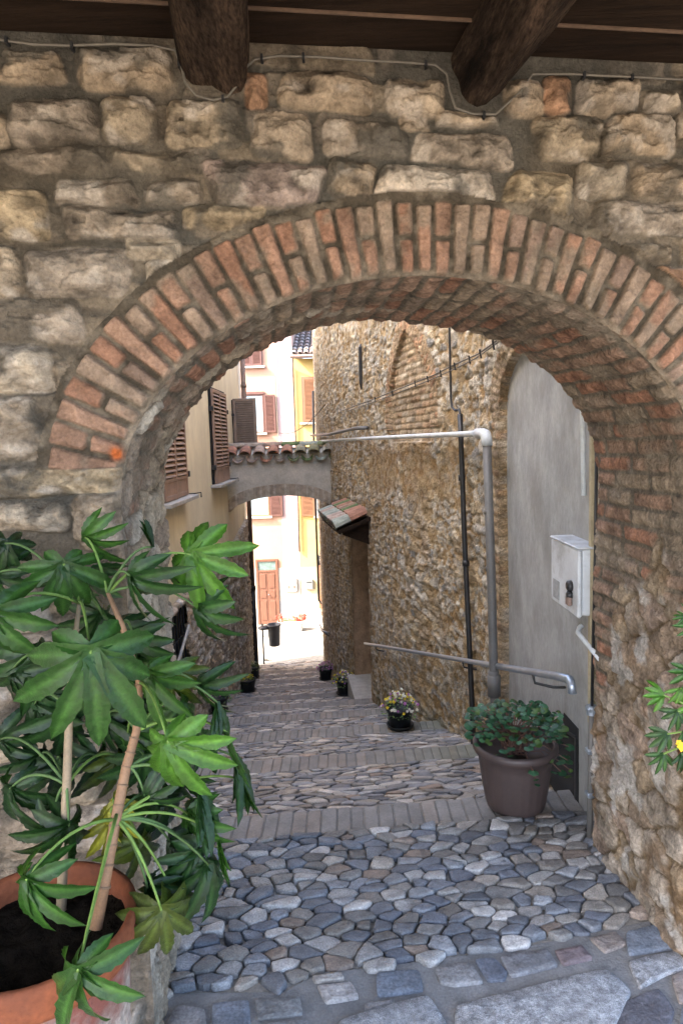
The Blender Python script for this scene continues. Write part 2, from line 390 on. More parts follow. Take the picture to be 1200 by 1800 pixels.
# landing slabs under the camera, traced from their outlines
def slabs(polys, m, name, h=.012):
    sb = MB()
    for pi, (pl, col) in enumerate(polys):
        q = [onz(x, y, .03)[:2] for x, y in pl]; q = chaikin(chaikin(q, .07), .2); n = len(q); cx = sum(a[0] for a in q)/n; cy = sum(a[1] for a in q)/n
        hh = h*(1+.35*math.sin(pi*2.3)); vs = []
        for s_, z_ in ((1, -.02), (.985, hh*.6), (.95, hh), (.55, hh*1.02)):
            for k, a in enumerate(q): vs.append((cx+(a[0]-cx)*s_, cy+(a[1]-cy)*s_, .03+z_+(.0015*math.sin(k*1.7+pi) if z_ > 0 else 0)))
        sb.add(vs, [(r*n+k, r*n+(k+1) % n, (r+1)*n+(k+1) % n, (r+1)*n+k) for r in range(3) for k in range(n)]+[tuple(range(3*n, 4*n))], col)
    return sb.build(name, m, GROUND, True)
B_ = (.15, .175, .21); G_ = (.20, .20, .20); T_ = (.25, .215, .19); D_ = (.10, .10, .115)
slabs([([(660,1710),(737,1705),(745,1742),(662,1752)], B_), ([(762,1702),(825,1692),(851,1727),(800,1733),(773,1729)], G_), ([(833,1687),(867,1683),(892,1708),(887,1723),(856,1725)], (.11,.125,.155)),
 ([(877,1682),(962,1668),(981,1698),(896,1718)], (.17,.175,.185)), ([(973,1671),(1023,1662),(1042,1685),(989,1697)], (.15,.12,.125)), ([(1034,1648),(1083,1638),(1102,1660),(1062,1675)], T_),
 ([(1098,1639),(1171,1622),(1230,1640),(1230,1660),(1102,1680)], B_), ([(1075,1771),(1156,1736),(1186,1775),(1165,1840),(1065,1840)], D_), ([(1178,1717),(1225,1698),(1225,1762),(1192,1763)], T_),
 ([(372,1765),(438,1757),(444,1845),(372,1845)], B_), ([(447,1757),(528,1752),(533,1783),(452,1793)], (.16,.165,.165)), ([(556,1732),(618,1727),(632,1754),(572,1764)], (.36,.34,.32)),
 ([(310,1765),(362,1775),(364,1850),(270,1850)], G_), ([(456,1800),(545,1792),(555,1860),(450,1860)], G_), ([(1196,1770),(1260,1766),(1260,1850),(1190,1850)], B_),
 ([(640,1765),(690,1758),(700,1764),(640,1780)], G_), ([(1178,1618),(1230,1600),(1260,1630),(1236,1636)], G_), ([(548,1716),(600,1710),(606,1722),(552,1727)], (.32,.3,.27))], M['slab'], 'edging_stones', .004)
slabs([([(796,1770),(883,1748),(1065,1702),(1112,1742),(1058,1860),(800,1860)], G_), ([(596,1795),(752,1749),(786,1800),(786,1860),(560,1860)], G_), ([(1102,1690),(1240,1660),(1245,1690),(1172,1712),(1123,1738),(1112,1714)], G_),
 ([(1064,1868),(1240,1868),(1260,2100),(1050,2100)], G_), ([(560,1870),(1050,1870),(1040,2200),(540,2200)], G_), ([(250,1860),(540,1868),(520,2200),(240,2200)], G_)], M['granite'], 'granite_slabs', .007)

# ================================================================ the near wall with the big arch
AC, AA, AB, AZ = .23, .78, .565, 1.5          # arch centre, half width, rise, springing height
WY = lambda X: 1.78+.14*X
TH = .62
WALL = empty('arch_wall', (AC, 1.8, 0), 0, 'thick rubble stone wall pierced by a round brick arch, nearest the viewer', 'wall')
th = np.linspace(math.pi, 0, 760)
ell = np.stack([AC+AA*np.cos(th), AZ+AB*np.sin(th)], 1)
zj = np.linspace(-.1, AZ, 620)[:-1]
outline = np.concatenate([np.stack([np.full(len(zj), AC-AA), zj], 1), ell, np.stack([np.full(len(zj), AC+AA), zj[::-1]], 1)])
sl_len = np.concatenate([[0], np.cumsum(np.hypot(*np.diff(outline, axis=0).T))])
def near_outline(U, Z):
    u = U.ravel(); z = Z.ravel(); best = np.full(u.shape, 9.); bi = np.zeros(u.shape, int)
    for a in range(0, len(u), 20000):
        d = np.hypot(u[a:a+20000, None]-outline[None, ::2, 0], z[a:a+20000, None]-outline[None, ::2, 1]); i = d.argmin(1)
        best[a:a+20000] = d[np.arange(len(i)), i]; bi[a:a+20000] = i*2
    inside = (np.abs(u-AC) < AA) & ((z < AZ) | (((u-AC)/AA)**2+((z-AZ)/AB)**2 < 1))
    return np.where(inside, -best, best).reshape(U.shape), bi.reshape(U.shape)
ug = np.concatenate([-1.05-np.cumsum(np.linspace(.006, .06, 34))[::-1], np.arange(-1.05, 1.30, .0038), 1.30+np.cumsum(np.linspace(.006, .06, 34))])
zg = np.arange(-.08, 2.66, .0038)
U, Z = np.meshgrid(ug, zg, indexing='ij')
D, BI = near_outline(U, Z)
Hh = .0035*fbm(U*18, Z*18, 1, 4)+.006*fbm(U*5, Z*5, 2, 3)
MORT = lerp3((.092,.080,.061), (.145,.126,.098), ss(-.3, .3, fbm(U*6, Z*6, 3, 4)))
MORT = lerp3(MORT, (.105,.10,.085), ss(.0, .35, fbm(U*3+7, Z*3, 9, 3)+np.clip(Z-2.2, 0, .5)))
Cc = MORT.copy()
dU, u1_, u2_ = courses(U, Z, .20, .082, 70, .010, .018, .05)
mU = ss(-.002, .008, dU)*ss(-.05, .1, fbm(U*4, Z*6, 71, 3))*.8; nU = fbm(U*26, Z*34, 72, 5, .62)
Hh = Hh+mU*(.003+.006*u1_+.010*nU); Cc = lerp3(Cc, lerp3(MORT*1.25, palette(u2_, [(.24,.20,.15),(.20,.17,.13),(.27,.225,.165),(.22,.19,.155)])*(1+.5*nU[..., None]), .75), mU)
SP = [(.43,.36,.27),(.38,.31,.225),(.47,.41,.32),(.35,.285,.21),(.41,.345,.265),(.33,.28,.22),(.44,.37,.27),(.37,.32,.26)]
STONES = '''0 95 108 150|140 85 300 160|495 135 650 195|435 140 470 190 b|680 145 775 205|885 150 950 205|957 140 1000 200 b|1010 145 1115 205|1135 165 1190 198|20 180 170 255|185 178 275 255 d|298 180 425 260|443 203 547 280|573 220 713 277
705 208 750 226 d|765 205 870 225|728 243 895 292|942 210 1052 282|1060 207 1183 273|-90 210 18 262|0 264 190 300 d|195 272 345 300|365 290 560 360 p|582 287 655 350|668 297 862 355 w|893 302 1005 385 y|1012 290 1098 345 d|1113 293 1270 347|95 318 240 362 d|255 318 348 360|-90 335 86 428 y|116 370 310 422|328 368 465 402 y|1038 360 1270 412
50 440 225 520|228 425 318 455|-90 438 35 520|-60 530 145 600|268 465 312 502|1092 432 1175 468|-60 610 95 690|-40 700 72 805 d|100 640 128 700 d|-60 820 215 868 y|-60 882 125 930|132 872 230 960|1190 205 1290 262|1200 140 1300 195|1150 476 1290 520 b|1195 425 1300 470|-200 95 -15 160|-210 265 -100 330|-230 440 -105 520|-220 540 -70 620|-230 640 -75 720|-100 600 -66 690|-250 740 -60 800|320 215 322 216'''
def stone(u, z, hu, hz, r, seed, kind):
    hu += .007; hz += .007
    i = (np.abs(ug-u) < hu+.03).nonzero()[0]; j = (np.abs(zg-z) < hz+.03).nonzero()[0]
    if not len(i) or not len(j): return
    sl = np.s_[i[0]:i[-1]+1, j[0]:j[-1]+1]; x = U[sl]-u; y = Z[sl]-z
    a = (h2(seed, 1, 5)-.5)*.10; x, y = x*math.cos(a)+y*math.sin(a), y*math.cos(a)-x*math.sin(a)
    x = x+.014*fbm(U[sl]*11, Z[sl]*11, 40+seed, 3); y = y+.013*fbm(U[sl]*10+9, Z[sl]*12, 41+seed, 3)
    x = x*(1+(h2(seed, 3, 5)-.5)*.5*y/max(hz, .01)*.5)
    qx = np.abs(x)-(hu-r); qy = np.abs(y)-(hz-r)
    d = r-np.hypot(np.maximum(qx, 0), np.maximum(qy, 0))-np.minimum(np.maximum(qx, qy), 0)
    m = ss(-.001, .005, d)
    n0 = fbm(U[sl]*20, Z[sl]*28, 60+seed, 5, .62); n1 = .55*n0+.9*(.22-np.abs(fbm(U[sl]*13+3, Z[sl]*22, 160+seed, 4, .6)))
    h = .010+.016*ss(0, .028, d)+.020*h2(seed, 2, 5)*ss(0, .04, d)+.017*n1+.009*np.floor(3*fbm(U[sl]*7, Z[sl]*15, 3+seed, 3)+.5)
    if kind == 'k': h = .010+.010*ss(0, .012, d)+.006*n1
    Hh[sl] = Hh[sl]*(1-m)+h*m
    base = np.array(SP[int(h2(seed, 9, 2)*8)])
    if kind == 'b': base = np.array((.40,.25,.16))
    if kind == 'd': base = base*.78
    if kind == 'p': base = np.array((.37,.30,.26))
    if kind == 'w': base = np.array((.52,.46,.38))
    if kind == 'y': base = np.array((.43,.35,.235))
    c = base*(.84+.95*n1[..., None]); c = lerp3(c, (.55,.50,.43), ss(.08, .4, fbm(U[sl]*14, Z[sl]*20, 80+seed, 4))*.7)
    c = lerp3(c, MORT[sl], ss(.12, .40, fbm(U[sl]*9, Z[sl]*9, 90+seed, 4)+.25*(1-ss(0, .02, d)))*.85)
    Cc[sl] = lerp3(Cc[sl], c, m)
# random courses for the parts hidden by the plants or beyond the frame
rs = random.Random(5); z = 1.34
while z > -.05:
    hh = rs.uniform(.10, .17); x = -2.4
    while x < 2.6:
        ww = rs.uniform(.14, .34)
        if x+ww < AC-AA+.03 or x > AC+AA-.01: stone(x+ww/2, z-hh/2, ww/2-.014, hh/2-.012, .03, int(x*100+z*977) & 1023, '')
        x += ww
    z -= hh
z = 2.6
while z > 1.35:
    hh = rs.uniform(.10, .16); x = -2.4
    for (xa, xb) in ((-2.4, -1.02), (1.28, 2.6)):
        x = xa
        while x < xb-.1:
            ww = min(rs.uniform(.16, .32), xb-x); stone(x+ww/2, z-hh/2, ww/2-.014, hh/2-.012, .03, int(x*100+z*977) & 1023, ''); x += ww
    z -= hh
for n, s_ in enumerate(STONES.replace('\n', '|').split('|')):
    t = s_.split(); x0, y0, x1, y1 = map(float, t[:4]); k = t[4] if len(t) > 4 else ''
    a = onwall((x0+x1)/2, y0); b = onwall((x0+x1)/2, y1); l_ = onwall(x0, (y0+y1)/2); r_ = onwall(x1, (y0+y1)/2)
    stone((l_[0]+r_[0])/2, (a[2]+b[2])/2, (r_[0]-l_[0])/2, (a[2]-b[2])/2, min(.030, (a[2]-b[2])*.3), n+7, k)
# brick ring
ring = (D > -.01) & (D < .203) & (Z > 1.60)
tgx = np.gradient(outline[:, 0])/np.gradient(sl_len); tgz = np.gradient(outline[:, 1])/np.gradient(sl_len)
arc = sl_len[BI]+np.clip((U-outline[BI][..., 0])*tgx[BI]+(Z-outline[BI][..., 1])*tgz[BI], -.02, .02)*AA/(AA+np.maximum(D, 0))
arcm = arc*(AA+.105)/AA                       # length measured about mid ring
pitch = .0500
q = arcm/pitch + .10*fbm(arcm*2, D*3, 4, 2)+.05*vn(D*30, arcm*0+3, 8); kk = np.floor(q); lu = (q-kk-.5)*pitch
kind = np.mod(kk, 2)
cut = .094+.014*(h2(kk, 1, 3)-.5)+.006*fbm(arcm*30, D*0, 4, 2)
r_lo = .002+.014*h2(kk, 2, 3)+.006*vn(arcm*60, D*0, 2); r_hi = .180+.018*(h2(kk, 4, 3)-.5)
bw = .0192+.0028*(h2(kk, 5, 3)-.5)+.005*(D-.1)/.1*.6
part = np.where(kind == 1, (D > cut)*1., 0)
lo_ = np.where((kind == 1) & (part == 1), cut+.006, r_lo); hi_ = np.where((kind == 1) & (part == 0), cut-.006, r_hi)
du = bw-np.abs(lu+.0012*fbm(arcm*25, D*25, 11, 3)); dr = np.minimum(D-lo_, hi_-D)
rr_ = .007; qx = rr_-du; qy = rr_-dr
dB = rr_-np.hypot(np.maximum(qx, 0), np.maximum(qy, 0))-np.minimum(np.maximum(qx, qy), 0)
mB = ss(-.002, .003, dB)*ring
nB = fbm(U*35, Z*35, 21, 5, .6)
hB = .012+.004*ss(0, .005, dB)+.006*h2(kk, 6+part, 3)+.008*nB
Rm = ring & (D > 0)
Hh = np.where(Rm, Hh*.4+.006+.003*fbm(U*30, Z*30, 7, 4), Hh)
Hh = Hh*(1-mB)+hB*mB
bc = palette(h2(kk, 7+part, 3), [(.32,.195,.135),(.29,.185,.13),(.34,.22,.155),(.27,.195,.15),(.31,.235,.175),(.32,.18,.12)])*(1+.45*nB[..., None])
bc = lerp3(bc, (.27,.22,.165), ss(.08, .42, fbm(U*13, Z*13, 25, 4)+.25*(1-ss(0, .008, dB)))*.75)
mc = lerp3((.085,.072,.053), (.18,.155,.118), ss(-.1, .3, fbm(U*22, Z*22, 26, 3)))
Cc = np.where(Rm[..., None], lerp3(mc, bc, mB), Cc)
# rough rim stones right on the edge
er = ss(.022, .006, D)*(D > -.02)*(.5+.5*ss(-.1, .2, fbm(U*12, Z*12, 33, 3)))
Cc = lerp3(Cc, lerp3((.22,.18,.135), (.40,.33,.25), ss(-.25, .3, fbm(U*25, Z*25, 31, 4))), er*.45)
Hh = Hh+er*.010*fbm(U*28, Z*28, 32, 4)
red = np.exp(-(((U-onwall(208, 797)[0])/.012)**2+((Z-onwall(208, 797)[2])/.014)**2)); Cc = lerp3(Cc, (.62,.17,.05), np.clip(red*1.6, 0, 1))
Hh = Hh*ss(0, .007, D)
# snap the rim vertices on to the outline
step = .0038; snap = (D < 0) & (D > -step*1.6)
Uo = np.where(snap, outline[BI][..., 0], U); Zo = np.where(snap, outline[BI][..., 1], Z)
Cc = Cc*np.array((.90, .86, .82))
P = np.stack([Uo+.14*0, WY(Uo)-Hh, Zo], -1)
keepv = D > -step*1.6
fm = keepv[:-1, :-1] & keepv[1:, :-1] & keepv[1:, 1:] & keepv[:-1, 1:] & ~(snap[:-1, :-1] & snap[1:, :-1] & snap[1:, 1:] & snap[:-1, 1:])
isr = (Rm & (D < .195))[:-1, :-1]
grid('stone_face', P, Cc, M['masonry'], WALL, fm & ~isr)
grid('brick_arch_ring', P, Cc, M['masonry'], WALL, fm & isr)
# the passage under the arch: jambs and soffit
ns = 960; sA = np.linspace(0, sl_len[-1], ns); tA = np.concatenate([np.linspace(0, .04, 9)[:-1], np.linspace(.04, TH, 84)])
ox_ = np.interp(sA, sl_len, outline[:, 0]); oz_ = np.interp(sA, sl_len, outline[:, 1])
tx_ = np.gradient(ox_, sA); tz_ = np.gradient(oz_, sA); ln = np.hypot(tx_, tz_); nx_ = tz_/ln; nz_ = -tx_/ln   # towards the opening
Sg, Tg = np.meshgrid(sA, tA, indexing='ij')
Xb = ox_[:, None]+(-.055)*(Tg/TH); Zb = oz_[:, None]+0*Tg
inarch = (oz_ > 1.42)[:, None] & np.ones(Tg.shape, bool)
right_ = (ox_ > AC)[:, None] & np.ones(Tg.shape, bool)
dE, e1, e2 = courses(Tg+.05, Sg, .21, .058, 50, .012, .008, .02)
dF, g1, g2, g3, oxx, oyy = rubble(Tg, Sg, .15, .10, 55)
brickzone = ss(-.1, .1, fbm(Tg*5, Sg*3, 56, 3)+np.where(right_, (Zb-.98)*.9, (Zb-1.75)*1.2))
nS = fbm(Tg*26, Sg*26, 57, 5, .62)
hb = .010*ss(0, .010, dE)+.010*e1+.014*nS; mb_ = ss(-.001, .005, dE)
hs = (.008+.018*g1)*ss(.03, .20, dF)+.03*(g2-.5)*oxx+.03*(g3-.5)*oyy+.022*nS; ms_ = ss(.02, .12, dF)
hS = lerp3(hs[..., None], hb[..., None], brickzone)[..., 0]
win = ss(0, .035, Tg)
hS = (hS*.62+.012*fbm(Tg*6, Sg*5, 58, 3))*win
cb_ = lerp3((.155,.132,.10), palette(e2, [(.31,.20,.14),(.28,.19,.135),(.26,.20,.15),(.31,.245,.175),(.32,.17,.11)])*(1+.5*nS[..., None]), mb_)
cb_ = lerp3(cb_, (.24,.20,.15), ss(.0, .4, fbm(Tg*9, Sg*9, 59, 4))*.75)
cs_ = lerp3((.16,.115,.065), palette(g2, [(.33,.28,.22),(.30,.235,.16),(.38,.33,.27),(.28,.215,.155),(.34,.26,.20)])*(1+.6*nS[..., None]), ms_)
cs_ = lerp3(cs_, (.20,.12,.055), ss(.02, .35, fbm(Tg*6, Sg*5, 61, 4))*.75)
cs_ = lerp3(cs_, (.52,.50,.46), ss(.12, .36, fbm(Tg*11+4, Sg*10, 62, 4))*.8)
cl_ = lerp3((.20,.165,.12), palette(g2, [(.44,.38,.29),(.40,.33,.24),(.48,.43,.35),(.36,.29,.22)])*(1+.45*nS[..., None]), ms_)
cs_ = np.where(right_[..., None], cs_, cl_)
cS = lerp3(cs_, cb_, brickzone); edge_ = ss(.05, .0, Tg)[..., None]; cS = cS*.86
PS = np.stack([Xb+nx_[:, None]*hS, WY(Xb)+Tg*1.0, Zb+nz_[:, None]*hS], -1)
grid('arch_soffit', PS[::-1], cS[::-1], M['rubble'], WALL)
# the wall's far side and core
bm_ = MB()
def wallback(c, flip):
    pts = [(AC-AA-.055, -.1)]+[(AC-.055+AA*math.cos(a), AZ+AB*math.sin(a)) for a in np.linspace(math.pi, 0, 49)]+[(AC+AA-.055, -.1)]
    for i in range(len(pts)-1):
        a, b = pts[i], pts[i+1]
        if abs(a[0]-b[0]) < 1e-6: continue
        bm_.add([(a[0], c+.14*a[0], a[1]), (b[0], c+.14*b[0], b[1]), (b[0], c+.14*b[0], 4.4), (a[0], c+.14*a[0], 4.4)], [(3, 2, 1, 0)])
    for xa, xb in ((-2.9, AC-AA-.055), (AC+AA-.055, 2.9)):
        bm_.add([(xa, c+.14*xa, -.1), (xb, c+.14*xb, -.1), (xb, c+.14*xb, 4.4), (xa, c+.14*xa, 4.4)], [(3, 2, 1, 0)])
wallback(1.78+TH-.002, True)
bm_.add([(-2.9, WY(-2.9), 2.655), (2.9, WY(2.9), 2.655), (2.9, WY(2.9), 4.4), (-2.9, WY(-2.9), 4.4)], [(0, 1, 2, 3)])
bm_.add([(-2.9, WY(-2.9), 4.4), (2.9, WY(2.9), 4.4), (2.9, WY(2.9)+TH, 4.4), (-2.9, WY(-2.9)+TH, 4.4)], [(0, 1, 2, 3)])
bm_.build('back_face', mat('back_masonry', (.32, .28, .22), .9, .35, 6, .9, 20, .02), WALL)

# ================================================================ porch roof: boards and two round logs
ROOF = empty('porch_roof', (0, 1.7, 2.6), 0, 'dark timber porch roof of boards on two rough log beams', 'roof')
yaw = math.atan(.14); MR = Matrix.Translation((0, 1.78, 0)) @ Matrix.Rotation(yaw, 4, 'Z')
rr = random.Random(2); y = 0.0; k = 0
while y > -2.3:
    wd = rr.uniform(.135, .165); b = MB(); dz = rr.uniform(-.008, .008)
    b.bbox((-2.6, y-wd+.006, 2.600+dz), (2.6, y-.003, 2.625+dz), .004, None, MR); b.build('ceiling_board', M['wood'], ROOF); b = MB(); b.box((-2.6, y-wd-.001, 2.590), (2.6, y-wd+.004, 2.612), None, MR); b.build('board_edge', mat('board_edge', (.13, .08, .05), .8) if k == 0 else bpy.data.materials['board_edge'], ROOF); y -= wd; k += 1
b = MB(); b.box((-2.7, -2.35, 2.64), (2.7, .62, 2.72), None, MR); b.build('roof_deck', M['wood'], ROOF)
def logbeam(px, py, r, lab, seed):
    e = onwall(px, py); X = e[0]; zb = e[2]; nb = MB(); N_ = 26; n = 22; vs = []
    d = Vector((.14, -1, 0)).normalized(); side = Vector((1, .14, 0)).normalized()
    for i in range(N_):
        t = i/(N_-1)*2.5; c = Vector((X, WY(X)+.04, zb+r-.004))+d*t; rad = r*(1+.06*t)
        for j in range(n):
            a = 2*math.pi*j/n; w_ = 1+.28*float(fbm(np.array(a*1.3+seed), np.array(t*1.8), seed, 4))+.04*math.sin(3*a+seed)+.06*math.cos(4*a+seed)
            if math.cos(a-4.4) > .96: w_ -= .05
            vs.append(c+side*(rad*w_*math.cos(a))+Vector((0, 0, 1))*(rad*w_*math.sin(a)+.012*math.sin(t*2+seed)))
    nb.add(vs, [(i*n+j, i*n+(j+1) % n, (i+1)*n+(j+1) % n, (i+1)*n+j) for i in range(N_-1) for j in range(n)]+[tuple(range(n)), tuple(range((N_-1)*n, N_*n))])
    o = nb.build('log_beam', M['log'], ROOF, True); o['label'] = lab; return X, zb
l1 = logbeam(375, 168, .084, 'smoother round log beam above the left of the arch', 3)
l2 = logbeam(843, 190, .084, 'cracked grey log beam above the right of the arch', 8)

# cable clipped along the top of the wall, looping under both logs
pts = [(-80, 66), (0, 70), (60, 78), (120, 80), (200, 77), (270, 80), (308, 88), (320, 120), (326, 145), (345, 168), (375, 176), (400, 170), (418, 148), (428, 122), (448, 104), (490, 98), (560, 100), (640, 106), (720, 110), (765, 114), (785, 130), (790, 160), (800, 190), (830, 200), (870, 201), (915, 160), (935, 130), (1000, 130), (1060, 133), (1130, 136), (1200, 140), (1290, 143)]
b = MB(); P_ = [onwall(x, y, 1.745) for x, y in pts]; b.tube(P_, .0032, 6); cable = b.build('electric_cable', M['wire'], None, True)
tag(cable, 'thin grey cable clipped along the top of the stone wall, dipping under both logs', 'cable')
b = MB()
for x, y in [(12, 70), (127, 80), (315, 110), (392, 173), (460, 101), (533, 99), (748, 112), (850, 201), (1026, 131), (1110, 135)]:
    p = onwall(x, y, 1.743); b.box((p[0]-.003, p[1]-.006, p[2]-.009), (p[0]+.003, p[1]+.012, p[2]+.006))
build_each(b, 'cable_clip', M['black'], cable)

# ================================================================ right house of rubble
RWp = [(.985, 2.50), (.95, 3.9), (.97, 4.8), (.85, 5.8), (.63, 6.75), (.36, 8.7), (.13, 10.2), (-.17, 12.1), (-.40, 14.5), (-.62, 18.7)]
ry = np.array([p[1] for p in RWp]); rx = np.array([p[0] for p in RWp])
yf = np.linspace(2.5, 18.7, 1600); xf = np.interp(yf, ry, rx); kx = np.ones(41)/41
xf2 = np.convolve(np.pad(xf, 20, mode='edge'), kx, 'valid'); xf = np.where((yf > 3) & (yf < 18), xf2, xf)
XR = lambda Y: np.interp(Y, yf, xf)
def NR(Y):
    s_ = (XR(Y+.05)-XR(Y-.05))/.1; l_ = np.sqrt(1+s_*s_); return -1/l_, s_/l_
RH = empty('rubble_house', (1.2, 8, 0), 0, 'tall ochre rubble stone house along the right side of the lane', 'house')
yy = [2.5]
while yy[-1] < 18.7: yy.append(yy[-1]+max(.012, .0042*yy[-1]))
yy[-1] = 18.7
yy = np.array(yy); zz = np.concatenate([np.arange(-4.8, -2.4, .02), np.arange(-2.4, 3.0, .0125), np.arange(3.0, 5.05, .025)])
Yg, Zg = np.meshgrid(yy, zz, indexing='ij'); Ug = Yg*1.02
f_, a1, a2, a3, oxx, oyy = rubble(Ug, Zg, .165, .080, 101, .7)
g_, b1, b2, b3, ogx, ogy = rubble(Ug+5, Zg, .09, .045, 111, .7)
small = ss(-.02, .08, fbm(Ug*1.2, Zg*1.5, 120, 3)-.05)
nR = fbm(Ug*13, Zg*15, 121, 5, .62)
ero = .05+.22*ss(-.2, .35, fbm(Ug*1.5, Zg*1.2, 122, 3))
m1 = ss(ero*.5, ero*.5+.06, f_+.22*nR)*(a3 > .10); m2 = ss(.05, .12, g_+.22*nR)*(b3 > .25)
h1 = (.006+.016*a1)*ss(ero*.5, ero*.5+.14, f_)+.035*(a2-.5)*oxx+.045*(a1-.5)*oyy
hh2 = (.004+.011*b1)*ss(.05, .18, g_)+.02*(b2-.5)*ogy
hR = np.where(small > .5, m2*hh2, m1*h1)+.026*nR*np.maximum(m1, .35)+.03*fbm(Ug*.9, Zg*.9, 123, 3)
pR = [(.42,.40,.36),(.48,.45,.39),(.36,.35,.33),(.43,.36,.26),(.31,.31,.31),(.46,.40,.30),(.39,.37,.33),(.52,.49,.44),(.39,.31,.21)]
cM = lerp3((.30,.205,.105), (.40,.305,.185), ss(-.3, .3, fbm(Ug*3, Zg*3, 124, 4)))
cR = lerp3(cM, np.where((small > .5)[..., None], palette(b2, pR), palette(a2, pR))*(1+.42*nR[..., None]), np.where(small > .5, m2, m1))
cR = lerp3(cR, cM, ss(.08, .4, fbm(Ug*2.2+3, Zg*2.6, 126, 4)+.0)*.6)
cR = lerp3(cR, (.54,.52,.49), ss(.2, .42, fbm(Ug*7, Zg*9, 127, 4))*.7)
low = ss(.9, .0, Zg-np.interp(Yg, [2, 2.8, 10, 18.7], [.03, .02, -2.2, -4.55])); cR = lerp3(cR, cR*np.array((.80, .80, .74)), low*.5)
# mortar-heavy patch just below the pipe
pa = ss(.5, .1, np.abs(Zg-1.30))*ss(5.0, 5.6, Yg)*ss(9.6, 8.2, Yg)*ss(-.25, .1, fbm(Ug*2, Zg*3, 128, 3)+.1)
cR = lerp3(cR, lerp3((.27,.17,.075), (.34,.26,.155), ss(-.2, .2, nR)), pa*.75); hR = hR*(1-pa*.7)
# brickwork: niche surround and blocked-up pointed arch
def brick(u, v, L, H, sd, pal):
    d, r1, r2 = courses(u, v, L, H, sd, .012, .007, .012); m = ss(-.001, .006, d)
    return m*(.006+.008*r1)+.010*nR, lerp3((.27,.215,.145), palette(r2, pal)*(1+.6*nR[..., None]), m)
PT = [(.40,.31,.21),(.37,.28,.19),(.43,.35,.25),(.36,.25,.165),(.45,.39,.31),(.34,.27,.20)]
NC, NA, NB_, NZ = 3.34, .70, .33, 1.80        # niche in Y: centre, half width, rise, springing
def ndist(Y, Z):
    q = np.hypot((Y-NC)/NA, np.maximum(Z-NZ, 0)/NB_*1.0)
    return np.where(Z < NZ, Y-(NC+NA), (q-1)*np.minimum(NA, NB_+.15))
nd = ndist(Yg, Zg); innic = (nd < 0) & (Yg > 2.55)
strip = (nd >= 0) & (nd < .20) & (Yg > NC)
ang = np.arctan2(np.maximum(Zg-NZ, 0)*1.6, Yg-NC)
vcoord = np.where(Zg < NZ, Zg, NZ+ang*.62)
hbk, cbk = brick(nd+.0*Zg, vcoord, .21, .058, 130, PT)
hR = np.where(strip, hbk+.012, hR); cR = np.where(strip[..., None], cbk, cR)
# blocked pointed arch
ac = 6.62
def pointed(Y, Z, w, zs, rise):
    return np.maximum(np.abs(Y-ac)/w, 0)+np.power(np.maximum(Z-zs, 0)/rise, 1.7)
pin = pointed(Yg, Zg, .66, 2.05, .62); pout = pointed(Yg, Zg, .86, 2.05, .84)
inb = (pin < 1) & (Zg > 1.62); rgb_ = (pin >= 1) & (pout < 1) & (Zg > 1.75)
hbk, cbk = brick(Ug, Zg+.0*Yg, .24, .062, 140, PT)
hR = np.where(inb, hbk-.03, hR); cR = np.where(inb[..., None], cbk, cR)
rv = np.where(Zg < 2.05, Zg, np.sign(Yg-ac)*np.arctan2(Zg-1.75, np.abs(Yg-ac)+.15)*1.0+4)
hbk, cbk = brick(pin*.5, rv, .23, .055, 150, [(.42,.25,.16),(.40,.29,.19),(.45,.34,.24),(.36,.22,.14)])
hR = np.where(rgb_, hbk+.02, hR); cR = np.where(rgb_[..., None], cbk, cR)
# putlog slot and the door's brick surround
slot = (np.abs(Yg-9.2) < .10) & (np.abs(Zg-1.33) < .25); hR = np.where(slot, -.14, hR); cR = np.where(slot[..., None], np.array((.16,.12,.07)), cR)
DY0, DY1, DZ1 = 8.86, 10.16, .30
ds = (Yg > DY0-.28) & (Yg < DY1+.24) & (Zg < DZ1+.12)
hbk, cbk = brick(Ug, Zg, .26, .075, 160, [(.30,.23,.15),(.27,.20,.13),(.33,.27,.19),(.35,.31,.25)])
blend = ss(-.05, .1, fbm(Ug*5, Zg*5, 129, 3)+np.where((Yg > DY0-.12) & (Yg < DY1+.16), .3, -.12))*ds
hR = hR*(1-blend)+hbk*blend; cR = lerp3(cR, cbk, blend)
door_ = (Yg > DY0) & (Yg < DY1) & (Zg < DZ1)
moss = ss(.5, .05, Zg-np.interp(Yg, [2, 2.8, 10, 18.7], [.03, .02, -2.2, -4.55]))*ss(0, .3, fbm(Ug*2, Zg*3, 170, 3)+.05)
cR = lerp3(cR, (.10,.115,.05), moss*.35)
nxr, nyr = NR(Yg); hR = np.where(innic, -.06, hR*.82); cR = cR*np.array((1.02, .98, .90))
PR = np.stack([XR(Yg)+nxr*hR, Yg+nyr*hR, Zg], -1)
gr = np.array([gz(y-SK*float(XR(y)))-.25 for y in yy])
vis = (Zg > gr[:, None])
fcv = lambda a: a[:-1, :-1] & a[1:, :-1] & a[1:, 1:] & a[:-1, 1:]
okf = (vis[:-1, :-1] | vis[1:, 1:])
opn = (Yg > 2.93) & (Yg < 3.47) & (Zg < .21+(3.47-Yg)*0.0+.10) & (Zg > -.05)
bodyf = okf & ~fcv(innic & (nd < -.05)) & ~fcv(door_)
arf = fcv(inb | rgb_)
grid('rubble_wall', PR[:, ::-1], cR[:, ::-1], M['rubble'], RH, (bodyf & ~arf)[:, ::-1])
o = grid('blocked_arch', PR[:, ::-1], cR[:, ::-1], M['rubble'], RH, (bodyf & arf)[:, ::-1]); o['label'] = 'pointed brick arch filled in with brick'
